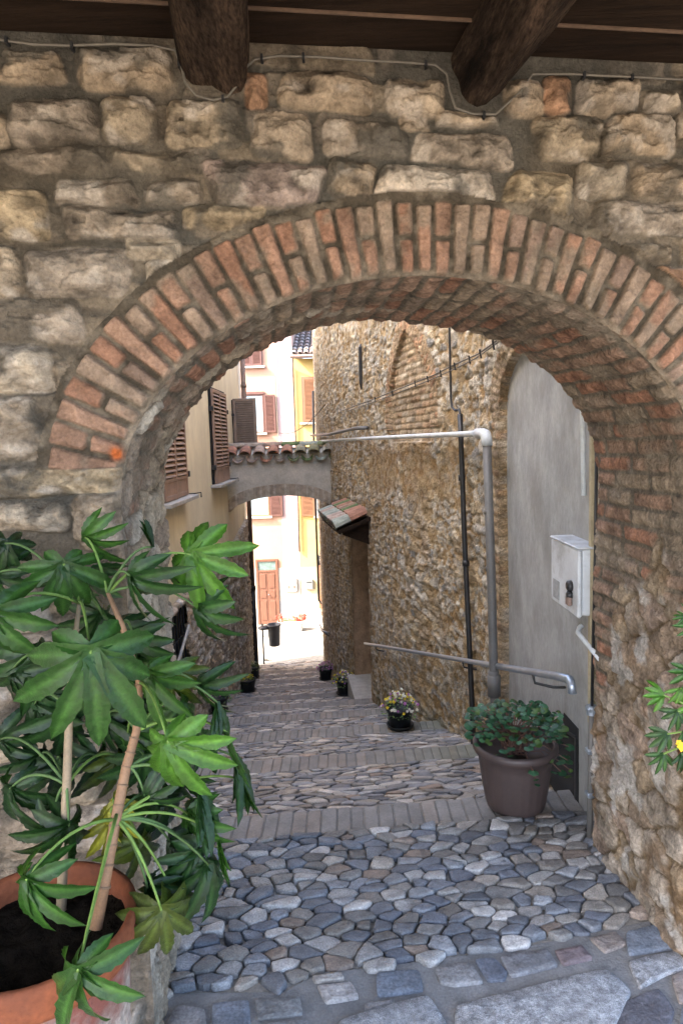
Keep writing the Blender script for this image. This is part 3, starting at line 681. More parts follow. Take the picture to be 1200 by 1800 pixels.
# niche plaster sheet a little recessed, with reveal, and a low hatch
ny = np.arange(2.5, NC+NA+.14, .02); nz2 = np.arange(-.1, 2.4, .02); NY, NZ_ = np.meshgrid(ny, nz2, indexing='ij')
nxn, nyn = NR(NY); hn = -.035+.006*fbm(NY*2, NZ_*2, 180, 3)+.0015*fbm(NY*15, NZ_*15, 181, 3)
HY0, HY1 = 2.90, 3.47
topz = .31-.02*(NY-HY0)/.57-.09*ss(HY0, HY1, NY)
hole = (NY > HY0) & (NY < HY1) & (NZ_ < .31-(NY-HY0)*.22+.0)
PN = np.stack([XR(NY)+nxn*hn, NY+nyn*hn, NZ_], -1)
hf = fcv(hole)
grid('niche_plaster', PN[:, ::-1], None, M['plaster'], RH, ~hf[:, ::-1])
b = MB(); b.box((1.005, HY0-.02, -.1), (1.5, HY1+.02, .36)); b.build('hatch_recess', M['void'], RH)
b = MB()
for y0_, y1_, zz0, zz1 in ((HY0-.012, HY0+.008, -.02, .315), (HY1-.008, HY1+.012, -.02, .20)): b.box((1.000, y0_, zz0), (1.02, y1_, zz1))
b.add([(1.0, HY0, .305), (1.02, HY0, .305), (1.02, HY1, .18), (1.0, HY1, .18), (1.0, HY0, .32), (1.02, HY0, .32), (1.02, HY1, .195), (1.0, HY1, .195)], [(0,3,2,1),(4,5,6,7),(0,1,5,4),(1,2,6,5),(2,3,7,6),(3,0,4,7)])
b.build('hatch_frame', M['black'], RH)
b = MB(); b.box((1.12, 2.5, -4.8), (4.5, 18.6, 4.95)); b.add([(.95, 18.7, -4.8), (-.62, 18.7, -4.8), (-.62, 18.7, 5.0), (.95, 18.7, 5.0)], [(0, 1, 2, 3)])
b.add([(-.62, 18.7, 5.0), (4.5, 18.7, 5.0), (4.5, 2.5, 5.0), (.9, 2.5, 5.0)], [(0, 1, 2, 3)])
b.build('house_core', mat('core_stone', (.33, .26, .17), .9, .3, 5, .8, 20, .02), RH)
# doorway
def rwp(Y, off, z): a, c = NR(Y); return (float(XR(Y)+a*off), float(Y+c*off), z)
b = MB(); zb_ = zr(9.5)-.1
P4 = lambda Y, o0, o1, z0, z1: [rwp(Y, o0, z0), rwp(Y, o1, z0), rwp(Y, o1, z1), rwp(Y, o0, z1)]
zlo = -2.7
b.add(P4(DY1+.01, .01, -.30, zlo, DZ1+.02), [(0, 1, 2, 3)]); b.add(P4(DY0-.01, .01, -.30, zlo, DZ1+.02), [(3, 2, 1, 0)])
b.add([rwp(DY0, .01, DZ1+.005), rwp(DY1, .01, DZ1+.005), rwp(DY1, -.30, DZ1+.005), rwp(DY0, -.30, DZ1+.005)], [(0, 1, 2, 3)])
b.build('door_reveal', mat('reveal', (.36, .24, .14), .9, .3, 9, .7, 30, .01), RH)
b = MB()
for i in range(7):
    ya = DY0+(DY1-DY0)*i/7+.006; yb = DY0+(DY1-DY0)*(i+1)/7-.004; A = [rwp(ya, -.24, zlo), rwp(yb, -.24, zlo), rwp(yb, -.29, zlo), rwp(ya, -.29, zlo)]
    B = [(p[0], p[1], DZ1) for p in A]; b.add(A+B, [(0,3,2,1),(4,5,6,7),(0,1,5,4),(1,2,6,5),(2,3,7,6),(3,0,4,7)])
dr = b.build('door', M['darkdoor'], RH)
b = MB(); p = rwp(9.0, -.22, -1.1); b.tube([p, (p[0]-.03, p[1], p[2]), (p[0]-.03, p[1]+.1, p[2])], .008, 6); b.build('handle', M['black'], dr)
b = MB(); L0 = [rwp(8.62, .22, -1.96), rwp(10.2, .12, -1.96), rwp(10.2, -.3, -1.96), rwp(8.62, -.3, -1.96)]
b.add([(p[0], p[1], -3.2) for p in L0]+[(p[0], p[1], -1.93) for p in L0], [(0,3,2,1),(4,5,6,7),(0,1,5,4),(1,2,6,5),(2,3,7,6),(3,0,4,7)])
b.build('doorstep', M['sill'], RH)
# little tiled canopy over the door: timber shelf with rows of barrel tiles
def barrel(mb, p0, p1, r0_, r1_, upv, col, conv=1, n=9, thick=.012):
    p0 = Vector(p0); p1 = Vector(p1); ax = (p1-p0).normalized(); sd = ax.cross(Vector(upv)).normalized(); up = sd.cross(ax).normalized()*conv
    vs = []
    for p, r in ((p0, r0_), (p1, r1_)):
        for q_ in (0, thick):
            for k in range(n):
                a = math.pi*k/(n-1); vs.append(p+sd*((r-q_)*math.cos(a))+up*((r-q_)*math.sin(a)*.8))
    fs = []
    for k in range(n-1):
        fs += [(k, k+1, 2*n+k+1, 2*n+k), (n+k, 3*n+k, 3*n+k+1, n+k+1), (k, n+k, n+k+1, k+1), (2*n+k, 2*n+k+1, 3*n+k+1, 3*n+k)]
    fs += [(0, 2*n, 3*n, n), (n-1, 2*n-1, 4*n-1, 3*n-1)]
    mb.add(vs, fs, col)
TC = [(.34,.17,.11),(.30,.19,.13),(.36,.26,.20),(.24,.19,.15),(.40,.30,.24),(.30,.15,.10)]
MS = [(.12,.16,.06),(.30,.32,.26),(.16,.18,.09)]
CAN = RH; b = MB(); rt = random.Random(4)
y0_, y1_ = 8.72, 10.35; nn = 7
for i in range(nn):
    Yc = y0_+(y1_-y0_)*(i+.5)/nn
    for j in range(2):
        o0, o1 = (.02+.20*j, .24+.20*j); z0_, z1_ = .70-.085*j, .61-.085*j
        col = rt.choice(TC if rt.random() < .65 else MS); barrel(b, rwp(Yc, o0, z0_+.02), rwp(Yc, o1, z1_+.02), .105, .13, (0, 0, 1), col, 1, 8)
        barrel(b, rwp(Yc+.125, o0, z0_+.03), rwp(Yc+.125, o1, z1_+.03), .10, .10, (0, 0, 1), tuple(c*.6 for c in col), -1, 6)
cn = b.build('door_canopy', M['tile'], RH); cn['label'] = 'sloping clay tile canopy, mossy, above the doorway'
b = MB()
A = [rwp(y0_-.02, -.02, .67), rwp(y1_, -.02, .67), rwp(y1_, .40, .51), rwp(y0_-.02, .40, .51)]
b.add([(p[0], p[1], p[2]-.05) for p in A]+A, [(0,3,2,1),(4,5,6,7),(0,1,5,4),(1,2,6,5),(2,3,7,6),(3,0,4,7)]); b.build('canopy_board', M['wood'], cn)
b = MB()
for Yc in (8.82, 10.22):
    A = [rwp(Yc-.04, 0, .30), rwp(Yc+.04, 0, .30), rwp(Yc+.04, .34, .44), rwp(Yc-.04, .34, .44)]; T = [rwp(Yc-.04, 0, .62), rwp(Yc+.04, 0, .62), rwp(Yc+.04, .34, .48), rwp(Yc-.04, .34, .48)]
    b.add(A+T, [(0,3,2,1),(4,5,6,7),(0,1,5,4),(1,2,6,5),(2,3,7,6),(3,0,4,7)])
build_each(b, 'canopy_bracket', M['wood'], cn)
def hitR(x, y, off):
    Ys = np.linspace(2.55, 18.6, 4000); a, c = NR(Ys); Xo = XR(Ys)+a*off; Yo = Ys+c*off
    d = fw + cr*(x-600)/FPX - cu*(y-900)/FPX; d = d/d[1]; g = d[0]*Yo-Xo
    i = np.where(np.sign(g[1:]) != np.sign(g[:-1]))[0]
    if len(i) == 0: i = [int(np.abs(g).argmin())]
    return (float(Xo[i[0]]), float(Yo[i[0]]), float(EZ+d[2]*Yo[i[0]]))
def line(pts, off, n=10): return [hitR(pts[k][0]+(pts[k+1][0]-pts[k][0])*j/n, pts[k][1]+(pts[k+1][1]-pts[k][1])*j/n, off) for k in range(len(pts)-1) for j in range(n if k < len(pts)-2 else n+1)]
# iron bar, pipes, rails, cables on the rubble house
def thing_tube(name, pts, r, m, label, cat, n=10, smooth=True, group=None):
    b = MB(); b.tube(pts, r, n); o = b.build(name, m, None, smooth); return tag(o, label, cat, group)
b = MB(); b.tube([rwp(8.66, .06, 2.84), rwp(8.66, .07, 2.80), rwp(8.68, .07, 2.35), rwp(8.70, .06, 2.28)], [.008, .024, .022, .006], 6)
tag(b.build('wall_anchor', M['black'], None), 'black iron tie bar set upright high on the rubble wall', 'wall anchor')
OP = line([(562, 776), (600, 773), (720, 767), (838, 762)], .11)
thing_tube('overhead_pipe', OP, .020, M['paleblue'], 'pale blue grey pipe running level along the rubble wall', 'pipe', 12)
e1_, e2_, e3_, e4_ = hitR(838, 762, .11), hitR(848, 762, .11), hitR(853, 764, .11), hitR(855, 774, .11); g2_, g3_ = hitR(863, 1030, .11), hitR(869, 1262, .11)
b = MB(); b.tube([e1_, e2_, e3_, e4_, tuple(np.array(e4_)-[0, 0, .03])], .031, 12)
gp = b.build('downpipe', M['paleblue'], None, True); tag(gp, 'grey downpipe with pale elbow, just left of the plastered niche', 'pipe')
b = MB(); b.tube([e4_, g2_, g3_, (g3_[0], g3_[1], g3_[2]-.35)], .025, 12); b.build('pipe_run', M['pipe'], gp, True)
for y_, r_, h_ in ((1205, .038, .06), (1188, .031, .03), (900, .029, .012), (1000, .029, .012)):
    p = hitR(855+(y_-774)*.0285, y_, .11); b = MB(); b.tube([(p[0], p[1], p[2]+h_), (p[0], p[1], p[2]-h_)], r_, 14); b.build('pipe_collar', M['pipe'], gp, True)
BPt = line([(808, 728), (815, 930), (824, 1130), (831, 1288)], .06, 3)
bpx = MB(); bpx.tube(BPt+[(BPt[-1][0], BPt[-1][1], BPt[-1][2]-.12)], .020, 10)
bp = bpx.build('black_pipe', M['black'], None, True); tag(bp, 'thick black cable conduit running down the rubble wall to the paving', 'pipe')
b = MB(); b.tube(line([(788, 540), (790, 600), (792, 700), (794, 716), (800, 722), (806, 720), (809, 732)], .06, 2), .009, 8); b.build('thin_cable', M['black'], bp, True)
b = MB()
for x_, y_ in ((818, 990), (811, 840)):
    p = hitR(x_, y_, .06); b.tube([(p[0], p[1], p[2]+.02), (p[0], p[1], p[2]-.02)], .027, 10)
build_each(b, 'pipe_band', M['black'], bp, True)
def sag(a, c, s_, n=14): return [tuple(Vector(a).lerp(Vector(c), i/n)-Vector((0, 0, s_*4*(i/n)*(1-i/n)))) for i in range(n+1)]
b = MB(); A, Bp = rwp(3.9, .06, 2.24), rwp(9.6, .06, 2.02)
b.tube(line([(885, 588), (868, 602), (840, 622), (800, 640), (760, 660), (700, 684), (650, 704), (600, 722)], .05, 3), .006, 6)
b.tube(line([(882, 596), (862, 611), (835, 630), (800, 648), (755, 668), (700, 690), (650, 709), (600, 726)], .06, 3), .0045, 6)
wc = b.build('wall_cables', M['wire'], None, True); tag(wc, 'bundle of thin twisted cables slanting across the rubble wall above the pipe', 'cable')
b = MB()
for x_, y_ in ((868, 604), (845, 620), (826, 630), (800, 642), (775, 655), (752, 665), (730, 673), (690, 690), (660, 701)):
    p = hitR(x_, y_, .06); b.tube([(p[0], p[1], p[2]-.035), (p[0]-.01, p[1], p[2]+.02)], .006, 6)
build_each(b, 'cable_tie', M['black'], wc)
thing_tube('short_conduit', [rwp(17, .16, 1.80), rwp(11, .16, 1.76), rwp(9.2, .16, 1.79), rwp(8.6, .15, 1.80), rwp(8.5, .03, 1.80)], .024, M['pipe'], 'short grey conduit just above the far end of the pale pipe', 'pipe')
RL = line([(641, 1131), (980, 1189)], .09, 16); e_ = hitR(1000, 1194, .09); RL += [e_, (e_[0]+.001, e_[1]-.02, e_[2]-.018), (e_[0]+.002, e_[1]-.025, e_[2]-.05)]
b = MB(); b.tube(RL, .017, 12)
rl = b.build('handrail', M['steel'], None, True); tag(rl, 'long steel handrail sloping down the right wall past the big pot', 'handrail')
b = MB()
for Y_, z_ in [(q_, float(np.interp(-q_, [-p[1] for p in RL[:17]], [p[2] for p in RL[:17]]))) for q_ in (3.1, 4.9, 8.0)]: b.tube([rwp(Y_, .10, z_-.01), rwp(Y_, .09, z_-.05), rwp(Y_-.05, .02, z_-.055), rwp(Y_-.06, -.05, z_-.055)], .007, 6)
build_each(b, 'bracket', M['black'], rl, True)
b = MB(); b.tube([rwp(13.3, .09, -2.15), rwp(15.5, .09, -2.72), rwp(17.8, .1, -3.2)], .026, 8)
r2 = b.build('handrail', M['steel'], None, True); tag(r2, 'short pale handrail beyond the doorway at the far end of the right wall', 'handrail')
b = MB(); [b.tube([rwp(Y_, .09, z_), rwp(Y_, -.03, z_-.08)], .008, 6) for Y_, z_ in ((13.8, -2.3), (17, -3.08))]; build_each(b, 'bracket', M['black'], r2)
# power line crossing to the left house
thing_tube('power_line', sag((-1.55, 18.0, 1.9), rwp(12.3, .04, 2.3), .18), .008, M['black'], 'thin dark cable sagging across the lane above the tiled arch', 'cable', 5)
# enamel meter box on the niche
bx = empty('meter_box', (.95, 2.9, 1.1), 0, 'pale grey metal meter box with black lock on the plastered niche', 'meter box')
b = MB(); b.bbox((.925, 2.615, .935), (1.01, 2.935, 1.205), .008); b.build('box_body', M['boxw'], bx)
b = MB(); b.bbox((.908, 2.605, .930), (.925, 2.945, 1.200), .006); ld = b.build('lid', M['boxw'], bx)
b = MB(); b.bbox((.903, 2.600, 1.203), (1.005, 2.950, 1.212), .004); b.build('rain_cover', M['boxw'], bx)
b = MB()
for z_, r_ in ((1.045, .022), (1.008, .017)): b.tube([(.908, 2.68, z_), (.893, 2.68, z_), (.888, 2.68, z_)], [r_, r_, r_*.6], 14)
b.build('lock', M['black'], ld, True)
b = MB(); b.bbox((.889, 2.665, .965), (.907, 2.700, 1.005), .004); b.build('padlock', M['rust'], ld)
b = MB(); b.box((.9055, 2.83, .95), (.908, 2.91, 1.03)); b.build('worn_sticker', mat('sticker', (.30, .31, .31), .8, .3, 30), ld)
b = MB(); b.tube([(.985, 2.775, .855), (.972, 2.772, .845), (.955, 2.74, .835), (.955, 2.50, .80)], .010, 8)
tag(b.build('white_conduit', M['paleblue'], None, True), 'short white conduit bending below the meter box', 'pipe')
b = MB(); b.tube([(.995, 2.765, 2.10), (.975, 2.765, 1.9), (.975, 2.735, 1.40)], .011, 8)
tag(b.build('white_conduit', M['paleblue'], None, True), 'upright pale conduit at the top right of the niche, under the arch', 'pipe')
cdx = MB(); cdx.tube([(.957, 2.585, .56), (.955, 2.585, .3), (.953, 2.585, .03)], .0125, 8)
cd = cdx.build('cable_conduit', M['pipe'], None, True); tag(cd, 'thin grey conduit with black cable in the corner beside the niche', 'pipe')
b = MB(); b.tube([(.965, 2.575, 1.72), (.963, 2.575, 1.2), (.957, 2.585, .56)], .006, 6); b.build('cable', M['black'], cd, True)
b = MB(); [b.bbox((.937, 2.565, z_-.009), (.975, 2.605, z_+.009), .003) for z_ in (.57, .40, .22)]; b.tube([(.957, 2.585, .585), (.957, 2.585, .55)], .021, 10); build_each(b, 'conduit_clip', M['steel'], cd)
b = MB(); b.box((.958, 2.61, .5), (.995, 2.632, 1.75)); b.build('timber_strip', mat('strip', (.36, .31, .20), .8, .2, 9), cd)

# ================================================================ left stucco house
LXp = [(2.45, -1.86), (11.7, -1.95), (16.0, -2.28)]
XL = lambda Y: np.interp(Y, [p[0] for p in LXp], [p[1] for p in LXp])
LH = empty('stucco_house', (-2.5, 8, 0), 0, 'cream stucco house on a rubble stone base along the left of the lane', 'house')
ly = np.concatenate([np.arange(2.0, 16.0, .05), [16.0]]); lz = np.arange(-.14, 5.64, .05); A_, B_2 = np.meshgrid(ly, lz, indexing='ij')
PL = np.stack([XL(A_)+.010*fbm(A_*1.2, B_2*1.2, 200, 4)+.002*fbm(A_*9, B_2*9, 201, 2), A_, B_2], -1)
grid('stucco_wall', PL, None, M['stucco'], LH)
b = MB(); b.box((-6, 2.03, -5), (-2.36, 15.98, 5.6)); b.add([(-1.86, 2.03, 5.6), (-2.28, 16, 5.6), (-2.6, 16, 5.6), (-2.6, 2.03, 5.6)], [(0, 1, 2, 3)])
b.add([(-2.28, 16, -5), (-2.6, 16, -5), (-2.6, 16, 5.6), (-2.28, 16, 5.6)], [(0, 3, 2, 1)]); b.add([(-1.85, 2.03, -5), (-2.6, 2.03, -5), (-2.6, 2.03, 5.6), (-1.85, 2.45, 5.6)], [(0, 1, 2, 3)]); b.build('house_core', M['stucco'], LH)
yl = [2.0]
while yl[-1] < 16: yl.append(yl[-1]+max(.015, .004*yl[-1]))
yl[-1] = 16.0; yl = np.array(yl); zl = np.arange(-4.9, -.08, .018); A_, B_2 = np.meshgrid(yl, zl, indexing='ij')
f_, a1, a2, a3, ox1, oy1 = rubble(A_, B_2, .17, .10, 210); nL = fbm(A_*13, B_2*15, 211, 5, .62)
mm = ss(.06, .16, f_+.1*nL); hL = mm*(.02+.03*a1)+.03*(a2-.5)*oy1+.022*nL+.05
cL = lerp3(lerp3((.35,.28,.19), (.43,.36,.26), ss(-.3, .3, fbm(A_*3, B_2*3, 212, 3))), palette(a2, [(.50,.45,.36),(.43,.37,.29),(.56,.52,.45),(.38,.32,.26),(.47,.39,.28),(.60,.56,.50)])*(1+.6*nL[..., None]), mm)
WB = (6.85, 7.80, -.86, -.16); win_ = (A_ > WB[0]) & (A_ < WB[1]) & (B_2 > WB[2]) & (B_2 < WB[3])
gl = np.array([gz(y-SK*float(XL(y)))-.3 for y in yl]); vz = (B_2 > gl[:, None])
hL = hL*ss(-.085, -.12, B_2)
PLs = np.stack([XL(A_)+hL, A_, B_2], -1)
grid('stone_base', PLs, cL, M['rubble'], LH, ((vz[:-1, :-1] | vz[1:, 1:]) & ~fcv(win_)))
wn = MB(); wn.box((-2.3, WB[0]-.03, WB[2]-.03), (-1.98, WB[1]+.03, WB[3]+.03)); wo = wn.build('barred_window', M['void'], LH)
b = MB()
for i in range(8): y_ = WB[0]+.06+i*.118; b.tube([(-1.86, y_, WB[2]-.02), (-1.86, y_, WB[3]+.03)], .009, 6)
b.tube([(-1.86, WB[0], -.5), (-1.86, WB[1], -.5)], .008, 6); b.build('window_bars', M['black'], wo)
b = MB(); b.tube([(-1.83, 7.05, -.78), (-1.80, 7.72, -.42)], .018, 6); b.build('leaning_stick', M['sill'], wo)
def shutter_leaf(name, w_, h_, m, parent, slats=None, t=.035, panel=.18, back=True):
    """louvred leaf in local x (width), z (height), facing -y"""
    b = MB(); s_ = .055
    b.bbox((0, 0, 0), (s_, t, h_), .004); b.bbox((w_-s_, 0, 0), (w_, t, h_), .004)
    b.bbox((s_, .001, h_-s_), (w_-s_, t-.001, h_), .003); b.bbox((s_, .001, 0), (w_-s_, t-.001, s_), .003)
    z0 = s_
    if panel: b.box((s_, .008, s_), (w_-s_, t-.008, panel)); b.bbox((s_, .001, panel), (w_-s_, t-.001, panel+s_*.7), .003); z0 = panel+s_*.7
    n = slats or int((h_-s_-z0)/.042); dz = (h_-s_-z0)/n
    for i in range(n):
        z = z0+(i+.5)*dz; b.add([(s_, -.004, z-dz*.34), (w_-s_, -.004, z-dz*.34), (w_-s_, t*.8, z+dz*.26), (s_, t*.8, z+dz*.26), (s_, -.004, z-dz*.34+.009), (w_-s_, -.004, z-dz*.34+.009), (w_-s_, t*.8, z+dz*.26+.009), (s_, t*.8, z+dz*.26+.009)], [(0,3,2,1),(4,5,6,7),(0,1,5,4),(1,2,6,5),(2,3,7,6),(3,0,4,7)])
    (b.box((s_, t*.93, z0), (w_-s_, t, h_-s_)) if back else None)
    me = bpy.data.meshes.new(name); me.from_pydata(b.v, [], b.f); me.update(); me.materials.append(m); return me
def put(name, me, M4, parent):
    o = bpy.data.objects.new(name, me); COL.objects.link(o); o.parent = parent
    bpy.context.view_layer.update(); o.matrix_parent_inverse = parent.matrix_world.inverted(); o.matrix_world = M4; return o
def lwall(Y, off, z):      # frame on the left wall: local x runs towards the viewer... local -y looks into the lane
    return Matrix.Translation((float(XL(Y))+off, Y, z)) @ Matrix.Rotation(math.radians(90), 4, 'Z') @ Matrix.Rotation(0, 4, 'X')
for (ya, yb, z0, z1, lab) in ((7.12, 8.28, 1.06, 2.48, 'nearer closed brown louvred window, cut off by the arch'), (10.32, 11.62, 1.06, 2.49, 'farther closed brown louvred window, beside the tiled arch')):
    wroot = MB(); wroot.box((float(XL(ya))-.02, ya-.01, z0-.01), (float(XL(ya))+.03, yb+.01, z1+.03)); w_o = wroot.build('shuttered_window', M['void'], LH); w_o['label'] = lab
    wl = (yb-ya)/2-.006
    for i in range(2):
        me = shutter_leaf('shutter', wl, z1-z0, M['shut'], None, panel=.20, slats=19, back=False)
        put('shutter', me, Matrix.Translation((float(XL(ya))+.075-.012*i, ya+.003+i*(wl+.012), z0)) @ Matrix.Rotation(math.radians(90), 4, 'Z'), w_o)
    b = MB(); b.bbox((float(XL(ya))-.02, ya-.12, z0-.055), (float(XL(ya))+.16, yb+.12, z0-.008), .006); b.build('sill', M['sill'], w_o)
    b = MB()
    for y_ in (ya-.03, yb+.03):
        for z_ in (z0+.25, z1-.3): b.box((float(XL(ya))+.01, y_-.025, z_-.035), (float(XL(ya))+.08, y_+.025, z_+.035))
    build_each(b, 'hinge', M['black'], w_o)
    b = MB(); b.tube([(float(XL(ya)), yb+.12, z0+.0), (float(XL(ya))+.10, yb+.14, z0+.0), (float(XL(ya))+.18, yb+.15, z0+.01), (float(XL(ya))+.18, yb+.15, z0-.05)], .008, 6); build_each(b, 'shutter_hook', M['black'], w_o)
# third window: leaf standing open into the lane
xw = float(XL(13.6)); b = MB(); b.box((xw-.03, 13.65, 1.2), (xw+.02, 14.7, 2.52)); w_o = b.build('shuttered_window', M['void'], LH); w_o['label'] = 'window with one brown shutter standing open into the lane'
me = shutter_leaf('shutter', .46, 1.32, mat('grey_brown_shutter', (.22, .165, .125), .7, .2, 6), None, panel=0)
put('shutter', me, Matrix.Translation((xw+.02, 13.6, 1.22)) @ Matrix.Rotation(math.radians(-4), 4, 'Z'), w_o)
b = MB(); [b.box((xw-.02, 13.57, z_), (xw+.05, 13.63, z_+.05)) for z_ in (1.5, 2.2)]; build_each(b, 'hinge', M['black'], w_o)
dpx = MB(); dpx.tube([(-2.14, 15.8, 5.5), (-2.14, 15.8, -1.75)], .055, 10); dp = dpx.build('downpipe', M['rust'], None, True); tag(dp, 'tall brown downpipe with black iron foot on the left corner', 'pipe')
b = MB(); b.tube([(-2.14, 15.8, -1.72), (-2.14, 15.8, -3.75)], .060, 10); b.tube([(-2.14, 15.8, -1.68), (-2.14, 15.8, -1.78)], .075, 10); b.build('iron_foot', M['black'], dp, True)
b = MB(); b.tube([(-2.14, 15.8, -3.6), (-2.14, 15.76, -3.86)], .066, 8); b.tube([(-2.14, 15.8, .95), (-2.14, 15.8, .88)], .066, 10); b.tube([(-2.14, 15.8, 3.0), (-2.14, 15.8, 2.93)], .066, 10); build_each(b, 'pipe_band', M['rust'], dp, True)
# corner house beyond
CH = empty('corner_house', (-3, 17.5, -4), 0, 'narrow pale stucco corner house beyond the brown downpipe on the left', 'house')
b = MB(); b.add([(-2.42, 16.0, -5), (-2.55, 18.3, -5), (-2.55, 18.3, 6.2), (-2.42, 16.0, 6.2), (-3.8, 16.0, -5), (-3.8, 18.3, -5), (-3.8, 18.3, 6.2), (-3.8, 16.0, 6.2)], [(0, 1, 2, 3), (1, 5, 6, 2), (3, 2, 6, 7), (0, 3, 7, 4)]); b.build('wall', mat('pale_stucco', (.52, .47, .38), .9, .15, 3, .4, 30, .005, dark=(.38, .33, .25), dscale=3), CH)
b = MB(); b.tube([(-2.47, 18.1, -.6), (-2.47, 18.1, -4.5)], .04, 8); b.build('gutter_pipe', M['pipe'], CH)
b = MB(); b.bbox((-2.50, 16.3, -1.5), (-2.40, 16.42, 2.4), .01); b.build('quoin_strip', M['white'], CH)

# ================================================================ low tiled arch bridging the lane
BR = empty('bridge_arch', (-1, 12, 0), 0, 'grey stuccoed flying arch with clay tile coping joining both houses', 'arch')
xa, xb_ = -1.99, -.09; yA, yB = 11.86, 12.06; bT = .42
bz = lambda u: .335+.39*math.sqrt(max(0, 1-((u-.5)/.52)**2))       # intrados
bY = lambda u: yA+(yB-yA)*u; bX = lambda u: xa+(xb_-xa)*u
b = MB(); NN = 40
for i in range(NN):
    u, v = i/NN, (i+1)/NN
    for (o_, fl) in ((0, 0), (bT, 1)):
        q = [(bX(u), bY(u)+o_, bz(u)+.20), (bX(v), bY(v)+o_, bz(v)+.20), (bX(v), bY(v)+o_, 1.36), (bX(u), bY(u)+o_, 1.36)]
        b.add(q, [(0, 1, 2, 3) if not fl else (3, 2, 1, 0)])
b.add([(bX(0), yA, 1.36), (bX(1), yB, 1.36), (bX(1), yB+bT, 1.36), (bX(0), yA+bT, 1.36)], [(0, 1, 2, 3)])
b.build('wall', M['graystucco'], BR)
b = MB(); rt = random.Random(9)
for i in range(NN):
    u, v = (i+.04)/NN, (i+.96)/NN; o_ = -.012-.006*rt.random()
    c = tuple(np.array(rt.choice([(.36,.29,.215),(.39,.33,.25),(.33,.26,.19),(.42,.36,.28)])))
    f = [(bX(u), bY(u)+o_, bz(u)), (bX(v), bY(v)+o_, bz(v)), (bX(v), bY(v)+o_, bz(v)+.205), (bX(u), bY(u)+o_, bz(u)+.205)]
    g = [(p[0], p[1]+bT-2*o_, p[2]) for p in f]; b.add(f+g, [(0,1,2,3),(4,7,6,5),(0,4,5,1),(3,2,6,7),(0,3,7,4),(1,5,6,2)], c)
for i in range(NN):
    u, v = i/NN, (i+1)/NN; b.add([(bX(u), bY(u)-.004, bz(u)+.004), (bX(v), bY(v)-.004, bz(v)+.004), (bX(v), bY(v)-.004, bz(v)+.2), (bX(u), bY(u)-.004, bz(u)+.2), (bX(u), bY(u)+bT, bz(u)+.004), (bX(v), bY(v)+bT, bz(v)+.004)], [(0, 1, 2, 3), (0, 4, 5, 1)], (.22, .19, .15))
b.build('arch_ring', M['masonry'], BR)
b = MB(); nT = 8
for i in range(nT):
    u = (i+.5)/nT; x = bX(u); y = bY(u)
    c = rt.choice(TC); c = c if i < 5 else tuple(np.array(c)*.4+np.array(MS[i % 3])*.6)
    barrel(b, (x, y+.22, 1.58), (x+rt.uniform(-.01, .01), y-.13, 1.445), .085, .108, (0, 0, 1), c, 1, 11, .014)
    barrel(b, (x, y+.22, 1.58), (x, y+.58, 1.44), .085, .108, (0, 0, 1), c, 1, 9, .014)
for i in range(nT+1):
    u = i/nT; x = bX(u); y = bY(u); c = rt.choice(TC); c = c if i < 5 else MS[i % 3]
    barrel(b, (x, y+.22, 1.50), (x, y-.11, 1.395), .10, .10, (0, 0, 1), c, -1, 9, .014)
for i in range(6):
    u0, u1 = i/6+.005, (i+1)/6+.015; c = rt.choice(TC); c = tuple(np.array(c)*.5+np.array((.30,.28,.22))*.5) if i < 3 else MS[(i) % 3]
    barrel(b, (bX(u0), bY(u0)+.22, 1.585), (bX(u1), bY(u1)+.22, 1.60), .10, .085, (0, 0, 1), c, 1, 9, .014)
b.build('tile_coping', M['tile'], BR, True)
b = MB(); A = [(bX(0), yA+.03, 1.34), (bX(1), yB+.03, 1.34), (bX(1), yB+.40, 1.34), (bX(0), yA+.40, 1.34)]; T = [(A[0][0], A[0][1], 1.46), (A[1][0], A[1][1], 1.46), (A[2][0], A[2][1], 1.46), (A[3][0], A[3][1], 1.46), (bX(0), yA+.22, 1.56), (bX(1), yB+.22, 1.56)]
b.add(A+T, [(0, 3, 2, 1), (0, 1, 5, 4), (2, 3, 7, 6), (4, 5, 9, 8), (6, 7, 8, 9), (3, 0, 4, 8, 7), (1, 2, 6, 9, 5)]); b.build('coping_bed', M['graystucco'], BR)

# ================================================================ far side of the street: pink and yellow houses
FY = 23.0
PH = empty('pink_house', (-4.5, FY, -4.55), 0, 'tall pink house across the street at the lane end', 'house')
b = MB(); b.box((-11, FY, -4.6), (-2.02, FY+7, 9)); b.box((-2.02, FY+.001, -1.0), (-1.46, FY+7, 8.99)); b.build('wall', M['pink'], PH)
b = MB(); b.box((-2.02, FY-.008, -1.0), (-1.47, FY, 9)); b.build('lilac_strip', M['lilac'], PH)
b = MB(); b.box((-2.02, FY, -4.6), (-1.47, FY+1, -1.0)); b.box((-11, FY-.008, -4.6), (-2.95, FY, -2.6)); b.box((-2.24, FY-.008, -4.6), (-2.02, FY, -2.6)); b.build('white_plaster', M['white'], PH)
b = MB(); b.box((-2.24, FY-.014, -4.6), (-1.55, FY-.009, -3.75)); b.build('cement_patch', mat('cement', (.26, .275, .29), .9, .1, 5), PH)
YH = empty('yellow_house', (1, FY, -4.55), 0, 'lower yellow house with tiled roof beside the pink house', 'house')
b = MB(); b.box((-1.46, FY+.0, -4.6), (6, FY+6, 4.40)); b.build('wall', M['yellow'], YH)
b = MB(); b.box((-1.46, FY-.008, -4.6), (6, FY, -2.6)); b.build('white_plaster', mat('pale_yellow', (.40, .345, .21), .9, .08, 3), YH)
b = MB(); b.box((-1.5, FY-.06, -4.6), (6, FY-.008, -4.05)); b.build('plinth', M['sill'], YH)
b = MB(); rt = random.Random(12)
